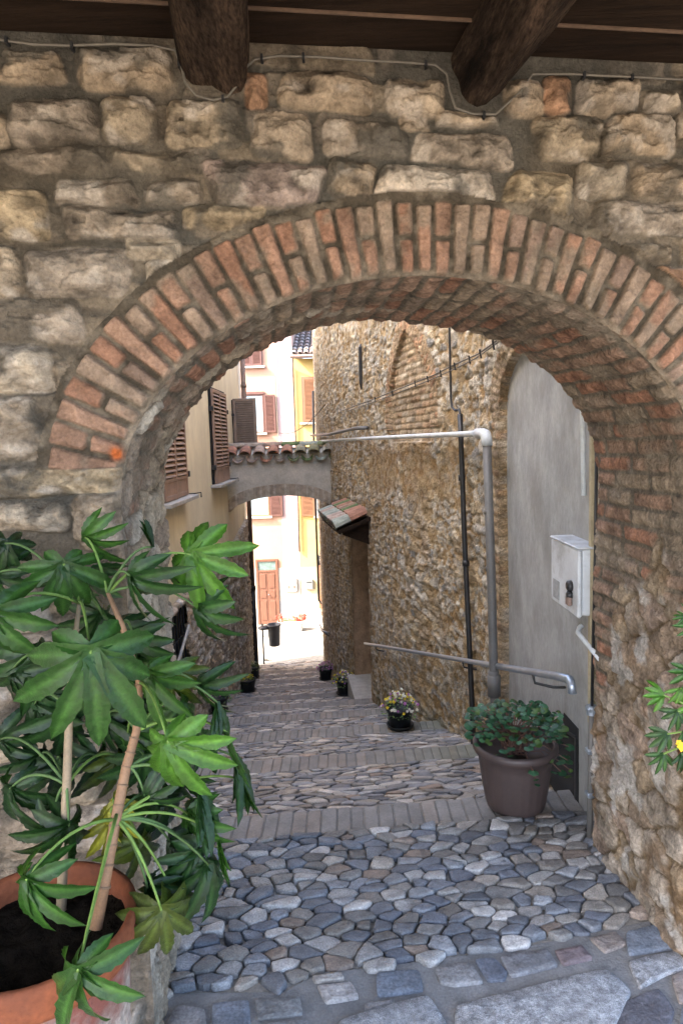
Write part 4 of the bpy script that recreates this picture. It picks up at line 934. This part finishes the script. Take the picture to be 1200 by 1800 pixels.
for i in range(30):
    x = -1.40+i*.20
    for j in range(12):
        c = tuple(np.array(rt.choice(TC))*.5+np.array((.27,.26,.25))*.5); barrel(b, (x, FY-.35+(j+1)*.42+.05, 4.50+(j+1)*.16), (x, FY-.35+j*.42, 4.50+j*.16+.02), .075, .09, (0, 0, 1), c, 1, 6, .014)
rf = b.build('roof', M['tile'], YH, True)
b = MB(); b.add([(-1.46, FY-.4, 4.44), (6, FY-.4, 4.44), (6, FY+5, 6.45), (-1.46, FY+5, 6.45)], [(0, 1, 2, 3)]); b.add([(-1.46, FY-.4, 4.36), (6, FY-.4, 4.36), (6, FY+5, 6.37), (-1.46, FY+5, 6.37)], [(3, 2, 1, 0)]); b.build('roof_deck', mat('tile_bed', (.16, .13, .11), .9), rf)
b = MB(); b.tube([(-1.5, FY-.44, 4.42), (6, FY-.44, 4.42)], .06, 8); b.build('gutter', M['rust'], rf)
def frame_window(parent, x0, x1, z0, z1, fm, y=FY, name='window'):
    b = MB(); s_ = .05
    for lo, hi in (((x0, y-.03, z0), (x0+s_, y+.02, z1)), ((x1-s_, y-.03, z0), (x1, y+.02, z1)), ((x0+s_, y-.03, z1-s_), (x1-s_, y+.02, z1)), ((x0+s_, y-.03, z0), (x1-s_, y+.02, z0+s_))): b.bbox(lo, hi, .004)
    o = b.build(name, fm, parent); g = MB(); g.box((x0+s_, y-.012, z0+s_), (x1-s_, y-.006, z1-s_)); g.build('pane', M['glass'], o)
    g = MB(); g.bbox((x0-.08, y-.12, z0-.07), (x1+.08, y+.0, z0-.003), .005); g.build('sill', M['white'], o); return o
def fshut(parent, x0, w_, z0, h_, m, y=FY-.06, ang=0):
    me = shutter_leaf('shutter', w_, h_, m, None, panel=0); return put('shutter', me, Matrix.Translation((x0, y, z0)) @ Matrix.Rotation(math.radians(ang), 4, 'Z'), parent)
w1 = frame_window(PH, -3.18, -2.46, 4.20, 5.45, M['redshut']); w1['label'] = 'upper window with both red shutters closed'; fshut(w1, -3.16, .34, 4.22, 1.2, M['redshut'], FY-.07); fshut(w1, -2.81, .34, 4.22, 1.2, M['redshut'], FY-.07)
w2 = frame_window(PH, -3.20, -2.47, 2.00, 3.28, M['redshut']); w2['label'] = 'middle window with its right red shutter open'; fshut(w2, -2.45, .36, 2.0, 1.25, M['redshut'])
b = MB(); b.box((-3.3, FY-.05, 3.28), (-2.44, FY-.005, 3.36)); b.build('lintel', M['redshut'], w2)
w3 = frame_window(PH, -3.16, -2.42, -.80, .62, M['orangeshut']); w3['label'] = 'lowest window with its right shutter open'; fshut(w3, -2.40, .42, -.82, 1.45, M['redshut'])
w4 = frame_window(YH, -1.20, -.62, 2.30, 3.80, M['orangeshut']); w4['label'] = 'upper window with closed orange brown shutter'; fshut(w4, -1.14, .48, 2.33, 1.42, M['orangeshut'], FY-.07)
w5 = frame_window(YH, -.86, -.20, -.85, .62, M['white']); w5['label'] = 'lower window with its left shutter open'; fshut(w5, -1.34, .44, -.85, 1.5, M['orangeshut'])
# doors across the street
b = MB(); b.bbox((-2.98, FY-.05, -4.55), (-2.90, FY+.02, -2.28), .006); b.bbox((-2.30, FY-.05, -4.55), (-2.22, FY+.02, -2.28), .006); b.bbox((-2.90, FY-.05, -2.36), (-2.30, FY+.02, -2.28), .006); b.bbox((-2.90, FY-.05, -2.72), (-2.30, FY+.02, -2.66), .006)
for k in range(2):
    x0 = -2.90+k*.30; b.bbox((x0+.002, FY-.035, -4.54), (x0+.298, FY, -2.72), .005)
    for z0, z1 in ((-4.40, -3.72), (-3.62, -3.36), (-3.28, -2.80)): b.bbox((x0+.05, FY-.05, z0), (x0+.25, FY-.036, z1), .008)
dd = b.build('door', M['door'], PH); dd['label'] = 'red brown panelled door with glazed transom'
b = MB(); b.box((-2.9, FY-.02, -2.655), (-2.3, FY-.01, -2.365)); b.build('transom_pane', mat('dim_glass', (.12, .17, .16), .15), dd)
b = MB(); b.tube([(-2.57, FY-.05, -3.5), (-2.57, FY-.09, -3.5)], .02, 8); b.build('handle', M['steel'], dd)
b = MB(); b.bbox((-.86, FY-.05, -4.25), (-.02, FY+.02, -2.55), .01)
for k in range(3): b.bbox((-.82+k*.27, FY-.065, -4.4), (-.58+k*.27, FY-.051, -2.6), .006)
dd = b.build('door', M['orangeshut'], YH); dd['label'] = 'tan wooden door with iron fanlight'
b = MB(); b.box((-.86, FY-.04, -2.54), (-.02, FY, -2.2)); [b.tube([(-.84+i*.1, FY-.05, -2.54), (-.80+i*.1, FY-.05, -2.2)], .008, 5) for i in range(8)]; b.build('fanlight', M['black'], dd)
b = MB(); b.bbox((-.95, FY-.45, -4.55), (.3, FY-.06, -4.30), .01); b.build('doorstep', M['white'], YH)
gb = MB(); gb.bbox((-2.03, FY-.07, -3.42), (-1.60, FY-.012, -2.96), .008); mb2 = gb.build('meter_cabinet', M['white'], None); tag(mb2, 'white double meter cabinet on the wall between the far doors', 'meter box')
gb = MB(); [gb.bbox((x, FY-.078, -3.32), (x+.06, FY-.071, -3.2), .002) for x in (-1.90, -1.72)]; build_each(gb, 'meter_window', M['rust'], mb2)
gb = MB(); gb.bbox((-1.30, FY-.09, -3.36), (-1.05, FY-.01, -3.02), .008); mb3 = gb.build('letter_box', mat('grey_box', (.17, .18, .18), .5), None); tag(mb3, 'dark grey letter box on the yellow wall', 'letter box')
gb = MB(); gb.box((-1.26, FY-.096, -3.12), (-1.09, FY-.091, -3.10)); gb.build('slot', M['black'], mb3)
thing_tube('downpipe', [(-1.44, FY-.30, 4.38), (-1.46, FY-.07, 4.1), (-1.46, FY-.07, -.2), (-1.47, FY-.07, -2.05)], .035, M['rust'], 'thin brown downpipe between the pink and yellow fronts', 'pipe', 8)
thing_tube('facade_cable', [(-2.03, FY-.05, 6), (-2.05, FY-.05, 3.6), (-2.02, FY-.05, .9), (-2.06, FY-.05, -.4)], .012, M['wire'], 'grey cable running down the middle of the pink front', 'cable', 6)
thing_tube('drain_pipe', [rwp(18.5, .05, 3.0), rwp(18.5, .09, 1.0), rwp(18.5, .09, -2.7), rwp(18.5, .02, -2.8)], .03, M['black'], 'dark drainpipe on the far corner of the rubble house', 'pipe', 8)
# ================================================================ pots with flowers
PC = dict(y=(.75,.55,.03), p=(.42,.14,.45), w=(.75,.72,.70), r=(.70,.05,.03), v=(.36,.15,.42), o=(.75,.30,.02), k=(.62,.25,.50))
def leafclump(b, c, R, H, n, size, cols, rnd, droop=.3):
    for i in range(n):
        a = rnd.uniform(0, 6.283); r = R*math.sqrt(rnd.random()); h_ = H*(1-(r/R)**2*.8)*rnd.uniform(.35, 1)
        p = Vector((c[0]+r*math.cos(a), c[1]+r*math.sin(a), c[2]+h_-(droop*H if r > R*.8 else 0)))
        d = Vector((math.cos(a+rnd.uniform(-1, 1)), math.sin(a+rnd.uniform(-1, 1)), rnd.uniform(-.5, .7))).normalized(); s_ = size*rnd.uniform(.6, 1.3)
        up = Vector((rnd.uniform(-.5, .5), rnd.uniform(-.5, .5), 1)).normalized(); sd = d.cross(up).normalized(); up = sd.cross(d)
        col = np.array(rnd.choice(cols))*rnd.uniform(.7, 1.3)
        b.add([p-d*s_, p+sd*s_*.45-d*.2*s_+up*.1*s_, p+d*s_-up*.15*s_, p-sd*s_*.45-d*.2*s_+up*.1*s_, p+up*-.05*s_], [(0, 1, 4), (1, 2, 4), (2, 3, 4), (3, 0, 4)], tuple(col))
def bloom(b, p, n_, s_, col, rnd):
    n_ = Vector(n_).normalized(); u_ = n_.orthogonal().normalized(); v_ = n_.cross(u_); vs = [tuple(Vector(p)+n_*s_*.15)]; fs = []; a0 = rnd.random()*6
    for k in range(10):
        a = a0+2*math.pi*k/10; r = s_*(1 if k % 2 == 0 else .62); vs.append(tuple(Vector(p)+(u_*math.cos(a)+v_*math.sin(a))*r+n_*s_*.12*rnd.uniform(-1, 1)))
    for k in range(10): fs.append((0, 1+k, 1+(k+1) % 10))
    b.add(vs, fs, [tuple(np.array(col)*.8)]+[col]*10)
def flowerpot(X, Y, r, h_, label, fl, seed, green=(.10,.17,.05), R=None, H=None, group='black plastic flower pots standing along the lane', z=None):
    z = gz(Y-SK*X)+.012 if z is None else z; rnd = random.Random(seed); t = empty('flower_pot', (X, Y, z), 0, label, 'flower pot', group)
    b = MB(); b.lathe((X, Y, z+.012), [(r*.72, 0), (r*.74, .01), (r*.93, h_*.86), (r*.99, h_*.87), (r*1.0, h_), (r*.93, h_), (r*.90, h_*.88), (r*.01, h_*.87)], 26); b.build('pot', M['blackpot'], t, True)
    b = MB(); b.lathe((X, Y, z), [(r*.82, 0), (r*.95, .02), (r*.98, .03), (r*.90, .03), (r*.80, .012), (.001, .012)], 26); b.build('saucer', M['blackpot'], t, True)
    R = R or r*1.15; H = H or r*1.1
    b = MB(); leafclump(b, (X, Y, z+h_*.9), R, H, 240, r*.13, [green, tuple(np.array(green)*1.5), tuple(np.array(green)*.6)], rnd); b.build('foliage', M['leafs'], t)
    for key, n in fl:
        b = MB()
        for i in range(n):
            a = rnd.uniform(0, 6.283); q_ = R*math.sqrt(rnd.random())*1.05; hh = z+h_*.92+H*(1-(q_/R)**2*.75)*rnd.uniform(.8, 1.1)
            bloom(b, (X+q_*math.cos(a), Y+q_*math.sin(a), hh), (math.cos(a)*.5, math.sin(a)*.5-.7, .6), r*.12*rnd.uniform(.7, 1.2), PC[key], rnd)
        o = b.build('blossoms', M['petal'], t)
        o['label'] = dict(y='yellow blossoms', p='purple blossoms', w='white blossoms', v='violet blossoms', k='pink blossoms', r='red blossoms', o='orange blossoms')[key]
    return t
flowerpot(.46, 5.84, .125, .17, 'black pot of white, yellow and purple flowers, largest along the right wall', [('w', 34), ('y', 26), ('p', 16)], 1, R=.165, H=.17)
flowerpot(-.04, 10.28, .135, .22, 'black pot of trailing yellow and mauve flowers beside the doorstep', [('w', 14), ('y', 22), ('v', 14)], 2, R=.20, H=.17)
flowerpot(-.42, 13.25, .14, .22, 'black pot of purple flowers, farthest along the right wall', [('v', 40), ('p', 20)], 3, green=(.08,.12,.06), R=.18, H=.17)
flowerpot(-1.74, 11.62, .15, .21, 'black pot of yellow green succulents by the left wall', [('y', 14)], 4, green=(.26,.30,.04), R=.14, H=.13)
flowerpot(-2.04, 14.62, .13, .24, 'small dark pot half hidden behind the brown downpipe', [('w', 8)], 5, green=(.18,.22,.07), R=.15, H=.15)
flowerpot(-1.68, 8.62, .13, .19, 'dark pot with pinkish flowers glimpsed through the fatsia leaves', [('k', 14)], 6, R=.17, H=.14)
# big ribbed plastic pot with a dark leafy plant
bx_, by_ = .725, 2.86
BP = empty('planter_pot', (bx_, by_, .02), 0, 'large brown ribbed plastic pot with a dark leafy plant beside the niche', 'planter')
pr = [(a*.95, b_*.97) for a, b_ in [(.118, 0), (.128, .006), (.135, .03), (.150, .12), (.163, .21), (.167, .255), (.172, .258), (.186, .262), (.192, .275), (.192, .292), (.184, .300), (.172, .298), (.165, .285), (.160, .25), (.002, .245)]]
b = MB(); b.lathe((bx_, by_, .03), pr, 96, None, lambda i, k: (.012*(1 if (k//2) % 2 else 0) if 2 <= i <= 4 else 0)); b.build('pot', M['plasticpot'], BP, True)
b = MB(); b.lathe((bx_, by_, .235), [(.142, 0), (.142, .022), (.08, .03), (.002, .03)], 24); b.build('soil', M['soil'], BP)
rnd = random.Random(21); b = MB(); sb_ = MB()
def roundleaf(b, p, d, n_, s_, col):
    d = Vector(d).normalized(); n_ = Vector(n_); sd = d.cross(n_).normalized(); n_ = sd.cross(d).normalized(); vs = [tuple(p)]; K = 9
    for k in range(K+1):
        a = -2.7+5.4*k/K; r = s_*(1 if k % 2 else .93); vs.append(tuple(Vector(p)+(d*(math.cos(a)+.15)+sd*math.sin(a)*.95)*r*.8-n_*(s_*.22*(1 if k % 2 else .6))))
    b.add(vs, [(0, k+1, k+2) for k in range(K)], [tuple(np.array(col)*1.25)]+[tuple(col)]*(K+1))
for i in range(300):
    a = rnd.uniform(0, 6.283); R_ = .215*math.sqrt(rnd.random()); hh = .085*(1-(R_/.25)**2)+rnd.uniform(.0, .09)+(-.16*rnd.random() if R_ > .19 and math.cos(a) > -.1 else 0)
    p = Vector((bx_+.015+R_*math.cos(a)*1.02, by_+R_*math.sin(a)*.95, .315+hh))
    if p.x > .94: p.x = .94-rnd.random()*.06
    roundleaf(b, p, (math.cos(a), math.sin(a), rnd.uniform(-.3, .3)), (math.cos(a)*.4+rnd.uniform(-.4, .4), -.5+rnd.uniform(-.5, .3), 1), rnd.uniform(.014, .029), np.array(rnd.choice([(.030,.095,.045),(.02,.065,.03),(.045,.12,.06),(.055,.10,.025),(.015,.05,.022)])))
    if i % 4 == 0: sb_.tube([(bx_+rnd.uniform(-.05, .05), by_+rnd.uniform(-.05, .05), .28), tuple(p.lerp(Vector((bx_, by_, .34)), .45)+Vector((0, 0, .02))), tuple(p)], .0022, 5, (.10, .05, .035))
b.build('foliage', M['leaf'], BP, True); sb_.build('stems', M['stem'], BP)
# flower box across the street, bench and small pot
t = empty('flower_box', (-1.9, 22.2, -4.55), 0, 'long white planter of red geraniums in front of the pink house', 'planter')
b = MB(); b.bbox((-2.20, 21.95, -4.55), (-1.42, 22.3, -4.24), .015); b.bbox((-2.23, 21.92, -4.27), (-1.39, 22.33, -4.22), .01); b.build('trough', M['sill'], t)
b = MB(); rnd = random.Random(31)
for i in range(9): leafclump(b, (-2.14+i*.085, 22.1, -4.26), .12, .22, 45, .035, [(.13,.24,.05),(.20,.32,.07),(.08,.15,.04)], rnd)
b.build('foliage', M['leafs'], t); b = MB()
for i in range(46):
    x = rnd.choice([-2.20, -2.12, -1.62, -1.50, -1.40, -1.36])+rnd.gauss(0, .05); bloom(b, (x, 22.0+rnd.uniform(-.08, .1), -4.16+rnd.uniform(-.04, .16)), (0, -1, .4), .05, PC['r'], rnd)
b.build('blossoms', M['petal'], t)
t = flowerpot(-.50, 22.3, .16, .2, 'terracotta pot of yellow flowers on the far doorstep', [('y', 40)], 41, group=None, z=-4.30); t['category'] = 'flower pot'; t.children[0].data.materials[0] = M['terra']; t.children[1].data.materials[0] = M['terra']
b = MB(); b.bbox((-.85, 21.6, -4.36), (.1, 21.9, -4.28), .015); bn = b.build('bench', M['white'], None); tag(bn, 'low white stone bench before the yellow house', 'bench')
b = MB(); [b.bbox((x, 21.64, -4.55), (x+.12, 21.86, -4.362), .01) for x in (-.74, -.12)]; build_each(b, 'leg', M['sill'], bn)
# litter bin on a post
t = empty('litter_bin', (-2.2, 18.9, -4.55), 0, 'dark grey litter bin on a post where the lane meets the street', 'bin')
b = MB(); b.lathe((-1.98, 18.6, -3.98), [(.14, 0), (.155, .02), (.18, .56), (.20, .57), (.20, .61), (.17, .61), (.12, .06), (.001, .06)], 24); b.build('bucket', mat('bin_grey', (.055, .058, .062), .5, .15, 9), t, True)
b = MB(); b.tube([(-2.30, 18.6, -4.5), (-2.30, 18.6, -3.35)], .025, 8); b.tube([(-2.30, 18.6, -4.4), (-2.15, 18.6, -4.4)], .015, 6); b.tube([(-2.30, 18.6, -3.7), (-2.15, 18.6, -3.7)], .015, 6); b.tube([(-2.3, 18.6, -4.35), (-2.06, 18.55, -4.4)], .012, 6); b.build('post', M['black'], t)
b = MB(); b.lathe((-2.24, 18.6, -3.50), [(.12, 0), (.19, .02), (.19, .06), (.05, .10)], 20); b.build('lid', M['black'], t, True)

# ================================================================ fatsia in its terracotta pot, near left
def unit(v): v = np.array(v, float); return v/np.linalg.norm(v)
LOB = [(0, 1.0), (30, .97), (-31, .95), (60, .86), (-62, .84), (92, .66), (-95, .64), (128, .40), (-130, .38)]
def fatsia_leaf(b, C, md, n_, R, col, rnd, curl=.35, lobes=None):
    C = np.array(C, float); md = unit(md); n_ = np.array(n_, float); sd = unit(np.cross(md, n_)); n_ = unit(np.cross(sd, md))
    vein = np.array(col)*1.6+np.array((.014, .022, .006))
    for li, (ang, lf) in enumerate(lobes or LOB):
        a = math.radians(ang+rnd.uniform(-5, 5)); Lr = R*lf*rnd.uniform(.8, 1.12); d = md*math.cos(a)+sd*math.sin(a); s_ = -md*math.sin(a)+sd*math.cos(a)
        NL = 13; W = R*.112*(.7+.3*lf)*rnd.uniform(.85, 1.15); vs = []; cs = []; cv = curl*rnd.uniform(.6, 2.0); tw = rnd.uniform(-.25, .25); wave = rnd.uniform(0, 6)
        for i in range(NL+1):
            t = i/NL; r = Lr*t
            w_ = W*(.70+.55*t if t < .30 else (.865+.42*math.sin((t-.30)/.70*math.pi*.75))*max(0, 1-((t-.30)/.70)**2.0)**.72)
            if .35 < t < .97: w_ *= 1+(.11 if i % 2 else -.06)*rnd.uniform(.4, 1.3)
            dz = -cv*R*t*t*.75-.02*R*li*.12
            for j in (-2, -1, 0, 1, 2):
                f = j/2; zz_ = dz+(abs(f)*.30*w_)+(.06*w_*math.sin(i*2.4+wave)*abs(f))+tw*f*w_+(-.010*R if j == 0 else 0)
                sw = .10*w_ if (i % 2 and abs(j) == 2 and t > .3) else 0
                p = C+d*(r*(1-.12*cv*t*t)+sw)+s_*(w_*f)+n_*zz_
                vs.append(tuple(p)); k_ = 1+.25*(rnd.random()-.5)
                cs.append(tuple(vein if j == 0 else np.array(col)*k_))
        fs = [(i*5+j, i*5+j+1, (i+1)*5+j+1, (i+1)*5+j) for i in range(NL) for j in range(4)]
        b.add(vs, fs, cs)
FP = empty('fatsia_plant', (-.49, 1.18, .8), 0, 'leafy green fatsia with big hand shaped leaves in the terracotta pot', 'plant')
# x, y, radius px, direction deg (image, 0 = right, 90 = up), foreshorten tilt, depth Y, colour key
GR = dict(g=(.020,.060,.010), d=(.009,.028,.007), b=(.042,.110,.012), o=(.048,.066,.010), y=(.22,.21,.02), t=(.014,.042,.010), l=(.027,.076,.012))
LV = [(112,993,92,-85,.35,1.30,'g'),(160,1148,158,-82,.45,1.10,'g'),(-18,1078,105,-50,.4,1.18,'g'),(10,955,70,-100,.5,1.42,'d'),(150,945,66,-30,1.0,1.38,'l'),(228,1012,86,-65,.9,1.30,'t'),
 (336,975,100,-22,.25,1.34,'b'),(346,1068,78,-58,.9,1.36,'t'),(268,962,46,100,1.3,1.36,'d'),(290,1000,50,-50,1.5,1.38,'d'),(262,1185,90,-78,.6,1.28,'l'),(300,1180,78,-95,.3,1.44,'o'),(350,1205,62,-60,1.0,1.40,'t'),
 (382,1235,66,-80,1.2,1.36,'t'),(400,1288,100,-72,1.5,1.36,'g'),(412,1330,90,-72,1.4,1.40,'t'),(296,1306,112,-60,.30,1.14,'b'),(352,1392,95,-70,1.2,1.28,'t'),(366,1520,95,-75,.9,1.28,'t'),(384,1470,70,-78,1.3,1.30,'g'),
 (18,1387,90,-75,.5,1.30,'d'),(122,1452,92,-110,.8,1.24,'d'),(90,1460,80,-160,.9,1.28,'d'),(200,1412,66,-120,.7,1.30,'y'),(196,1440,60,-60,.8,1.31,'y'),(256,1402,66,-20,.8,1.26,'d'),(246,1480,72,-100,.8,1.3,'o'),(46,1548,108,-75,.5,1.06,'g'),(300,1562,76,-60,.7,1.24,'o'),
 (284,1600,100,-75,.5,1.16,'o'),(137,1708,128,-82,.35,.92,'g'),(185,1262,95,-85,.6,1.42,'d'),(60,1240,100,-80,.6,1.45,'d'),(250,1238,92,-110,.6,1.44,'d'),(210,1330,70,-70,.7,1.42,'o'),(20,1180,90,-60,.7,1.44,'d'),(0,1300,80,-40,.8,1.44,'d'),
 (180,1080,70,-100,.8,1.42,'d'),(-10,1010,80,-60,.7,1.44,'d'),(70,1330,70,-100,.9,1.45,'d'),(235,1120,70,-70,.8,1.4,'t'),(425,1370,60,-65,1.5,1.40,'g')]
LV += [(150,1010,80,-95,.7,1.44,'t'),(205,1110,85,-80,.6,1.42,'d'),(230,1160,80,-70,.7,1.43,'t'),(175,1200,90,-90,.6,1.44,'d'),(120,1250,90,-100,.7,1.44,'t'),(225,1290,85,-75,.6,1.40,'g'),(255,1330,80,-85,.7,1.38,'t'),(285,1400,85,-85,.7,1.34,'d'),(60,1150,90,-90,.7,1.45,'t'),(310,1350,70,-80,.7,1.42,'d'),
 (330,1430,85,-82,.9,1.30,'g'),(345,1500,80,-85,.9,1.28,'t'),(300,1480,80,-90,.8,1.30,'d'),(260,1560,70,-95,.9,1.22,'d'),(100,1340,80,-90,.7,1.45,'d'),(170,1330,75,-110,.8,1.43,'d'),(320,1240,70,-70,.8,1.40,'g'),(345,1290,80,-75,.8,1.38,'g')]
rnd = random.Random(17); b = MB(); ctr = []
for (x, y, R_, ang, tilt, Y_, k) in LV:
    C = at(x, y, Y_); sc_ = Y_*1.0/FPX; a = math.radians(ang); d2 = cr*math.cos(a)+cu*math.sin(a)
    md = unit(d2+(-fw)*.25*tilt*rnd.uniform(.4, 1.0)); nn = unit(-fw*math.cos(min(tilt, 1.35))+unit(np.cross(fw, d2))*math.sin(min(tilt, 1.35))*(1 if rnd.random() < .5 else -1)+cu*.35)
    fatsia_leaf(b, C, md, nn, R_*sc_*1.26, GR[k], rnd, .30+.40*tilt if tilt < 1.1 else .08, [(q_*.42, l_) for q_, l_ in LOB[:5]] if tilt >= 1.1 else None); ctr.append((C, k, x, y, Y_))
b.build('foliage', M['leaf'], FP, True)
t1 = [at(108, 1600, 1.22), at(112, 1500, 1.24), at(118, 1380, 1.26), at(122, 1250, 1.28), at(128, 1160, 1.30), at(140, 1060, 1.33)]
t2 = [at(168, 1632, 1.14), at(188, 1530, 1.17), at(204, 1440, 1.21), at(222, 1350, 1.26), at(240, 1285, 1.29), at(246, 1200, 1.31), at(215, 1100, 1.33), at(190, 1042, 1.34)]
b = MB(); b.tube(t1, [.010, .0088, .0085, .0075, .006, .004], 9, (.24,.18,.11), True); b.build('trunk', M['stem'], FP, True)
b = MB(); rr_2 = [.012, .0105, .010, .0095, .008, .0075, .006, .004]; b.tube(t2, rr_2, 9, (.24,.135,.07), True)
for i in range(14):
    t = .1+i*.055; q_ = t*(len(t2)-1); k = int(q_); p = Vector(t2[k]).lerp(Vector(t2[k+1]), q_-k); p2 = Vector(t2[k]).lerp(Vector(t2[k+1]), q_-k+.04); r_ = rr_2[k]*1.10; b.tube([p, p2], r_, 9, (.19,.115,.065))
o = b.build('trunk', M['stem'], FP, True); o['label'] = 'reddish ringed trunk, thicker and nearer'
b = MB()
for (C, k, x, y, Y_) in ctr:
    cand = [Vector(p) for p in t1[2:]+t2[2:]]; C = Vector(C); best = min(cand, key=lambda p: (p-C).length+.7*abs((p.z-C.z)-.03)); mid = best.lerp(C, .55)+Vector((0, 0, .035+.12*(best-C).length))
    if y == 1708: best = Vector(at(205, 1432, 1.2)); mid = best.lerp(C, .5)+Vector((.004, -.02, .01))
    pts = [best*(1-t)**2+mid*2*t*(1-t)+C*t*t for t in np.linspace(0, 1, 9)]; b.tube([tuple(p) for p in pts], [.0036-.0014*i/8 for i in range(9)], 6, (.13,.22,.04) if k not in 'dt' else (.07,.13,.035))
b.build('leaf_stalks', M['stem'], FP, True)
# its pot
pc = onz(76, 1628, .80)
TP = empty('terracotta_pot', (pc[0], pc[1], 0), 0, 'big terracotta pot with peeling whitish body at the lower left', 'plant pot')
R0 = .170; px_, py_ = pc[0]-.012, pc[1]
b = MB(); b.lathe((px_, py_, 0), [(R0*.72, 0), (R0*.80, .30), (R0*.93, .74), (R0*.95, .76), (R0*.95, .765), (R0*.88, .70)], 56, None, lambda i, k: .004*math.sin(k*.9+i)); b.build('pot_body', M['oldterra'], TP, True)
b = MB(); b.lathe((px_, py_, 0), [(R0*.955, .745), (R0*.99, .748), (R0*1.02, .762), (R0*1.04, .80), (R0*1.02, .812), (R0*.97, .814), (R0*.93, .805), (R0*.91, .78), (R0*.90, .74)], 56); b.build('rim', M['terra'], TP, True)
sg = []; NQ = 40
b = MB(); vs = []; fs = []
for i in range(NQ+1):
    for j in range(NQ+1):
        u_, v_ = 2*i/NQ-1, 2*j/NQ-1; q_ = max(abs(u_), abs(v_)); l_ = math.hypot(u_, v_); k = q_/l_ if l_ > 0 else 0; x = u_*k*R0*.925; y = v_*k*R0*.925
        vs.append((px_+x, py_+y, .768+.012*float(fbm(np.array(x*40), np.array(y*40), 300, 4))+.02*float(vn(np.array(x*12), np.array(y*12), 301))))
for i in range(NQ):
    for j in range(NQ): a = i*(NQ+1)+j; fs.append((a, a+NQ+1, a+NQ+2, a+1))
b.add(vs, fs); b.build('soil', M['soil'], TP, True)
# ================================================================ second plant reaching in at the right edge
RP = empty('wall_plant', (.75, 1.3, 1.0), 0, 'green leafy sprigs with a yellow flower at the right edge of the picture', 'plant')
b = MB(); rnd = random.Random(5); RV = [(1204,1085,24,180,.6,'g'),(1165,1222,44,175,.4,'b'),(1195,1210,40,-100,.4,'b'),(1190,1250,42,-120,.6,'t'),(1200,1285,40,-60,.6,'g'),(1172,1290,46,-150,.5,'t'),(1165,1325,44,-110,.5,'t'),(1196,1325,40,-80,.6,'d'),(1215,1180,50,-150,.5,'g'),(1225,1240,50,-170,.5,'b'),(1222,1100,50,140,.5,'g'),(1225,1310,50,-150,.6,'d')]
for (x, y, R_, ang, tilt, k) in RV:
    Y_ = 1.25; C = at(x, y, Y_); a = math.radians(ang); d2 = cr*math.cos(a)+cu*math.sin(a)
    fatsia_leaf(b, C, unit(d2-fw*.2), unit(-fw*math.cos(tilt)+cu*math.sin(tilt)+.2*cr), R_*Y_/FPX*.95, GR[k], rnd, .3, LOB[:5])
b.build('foliage', M['leaf'], RP, True)
b = MB(); hub = at(1300, 1330, 1.25)
for (x, y, R_, ang, tilt, k) in RV: C = Vector(at(x, y, 1.25)); h0 = Vector(hub); m_ = h0.lerp(C, .5)+Vector((0, 0, .04)); b.tube([tuple(h0*(1-t)**2+m_*2*t*(1-t)+C*t*t) for t in np.linspace(0, 1, 7)], .0018, 5, (.12,.19,.04))
b.build('stems', M['stem'], RP)
b = MB(); p = at(1198, 1312, 1.22); bloom(b, p, -fw, .011, (.85,.55,.02), rnd); p = at(1192, 1306, 1.225); bloom(b, p, -fw, .007, (.85,.50,.02), rnd); b.build('blossoms', M['petal'], RP)
b = MB(); b.lathe((hub[0], hub[1], hub[2]-.22), [(.075, 0), (.09, .14), (.105, .2), (.11, .22), (.10, .22), (.09, .19), (.001, .18)], 28); b.build('pot', M['terra'], RP, True)
b = MB(); b.tube([(hub[0], hub[1], 0), (hub[0], hub[1], hub[2]-.22)], .02, 10); b.lathe((hub[0], hub[1], .0), [(.10, 0), (.10, .02), (.02, .03)], 20); b.lathe((hub[0], hub[1], hub[2]-.235), [(.08, 0), (.085, .012), (.001, .014)], 20); b.build('stand', M['black'], RP)

# ================================================================ unseen block added to keep the sun off the porch
blocker = MB(); blocker.box((-5.5, -1.0, -.2), (-2.95, 1.5, 7.5)); o = blocker.build('sun_blocker', M['stucco'], None); tag(o, 'unseen stucco block added left of the porch to block the sun', 'house')
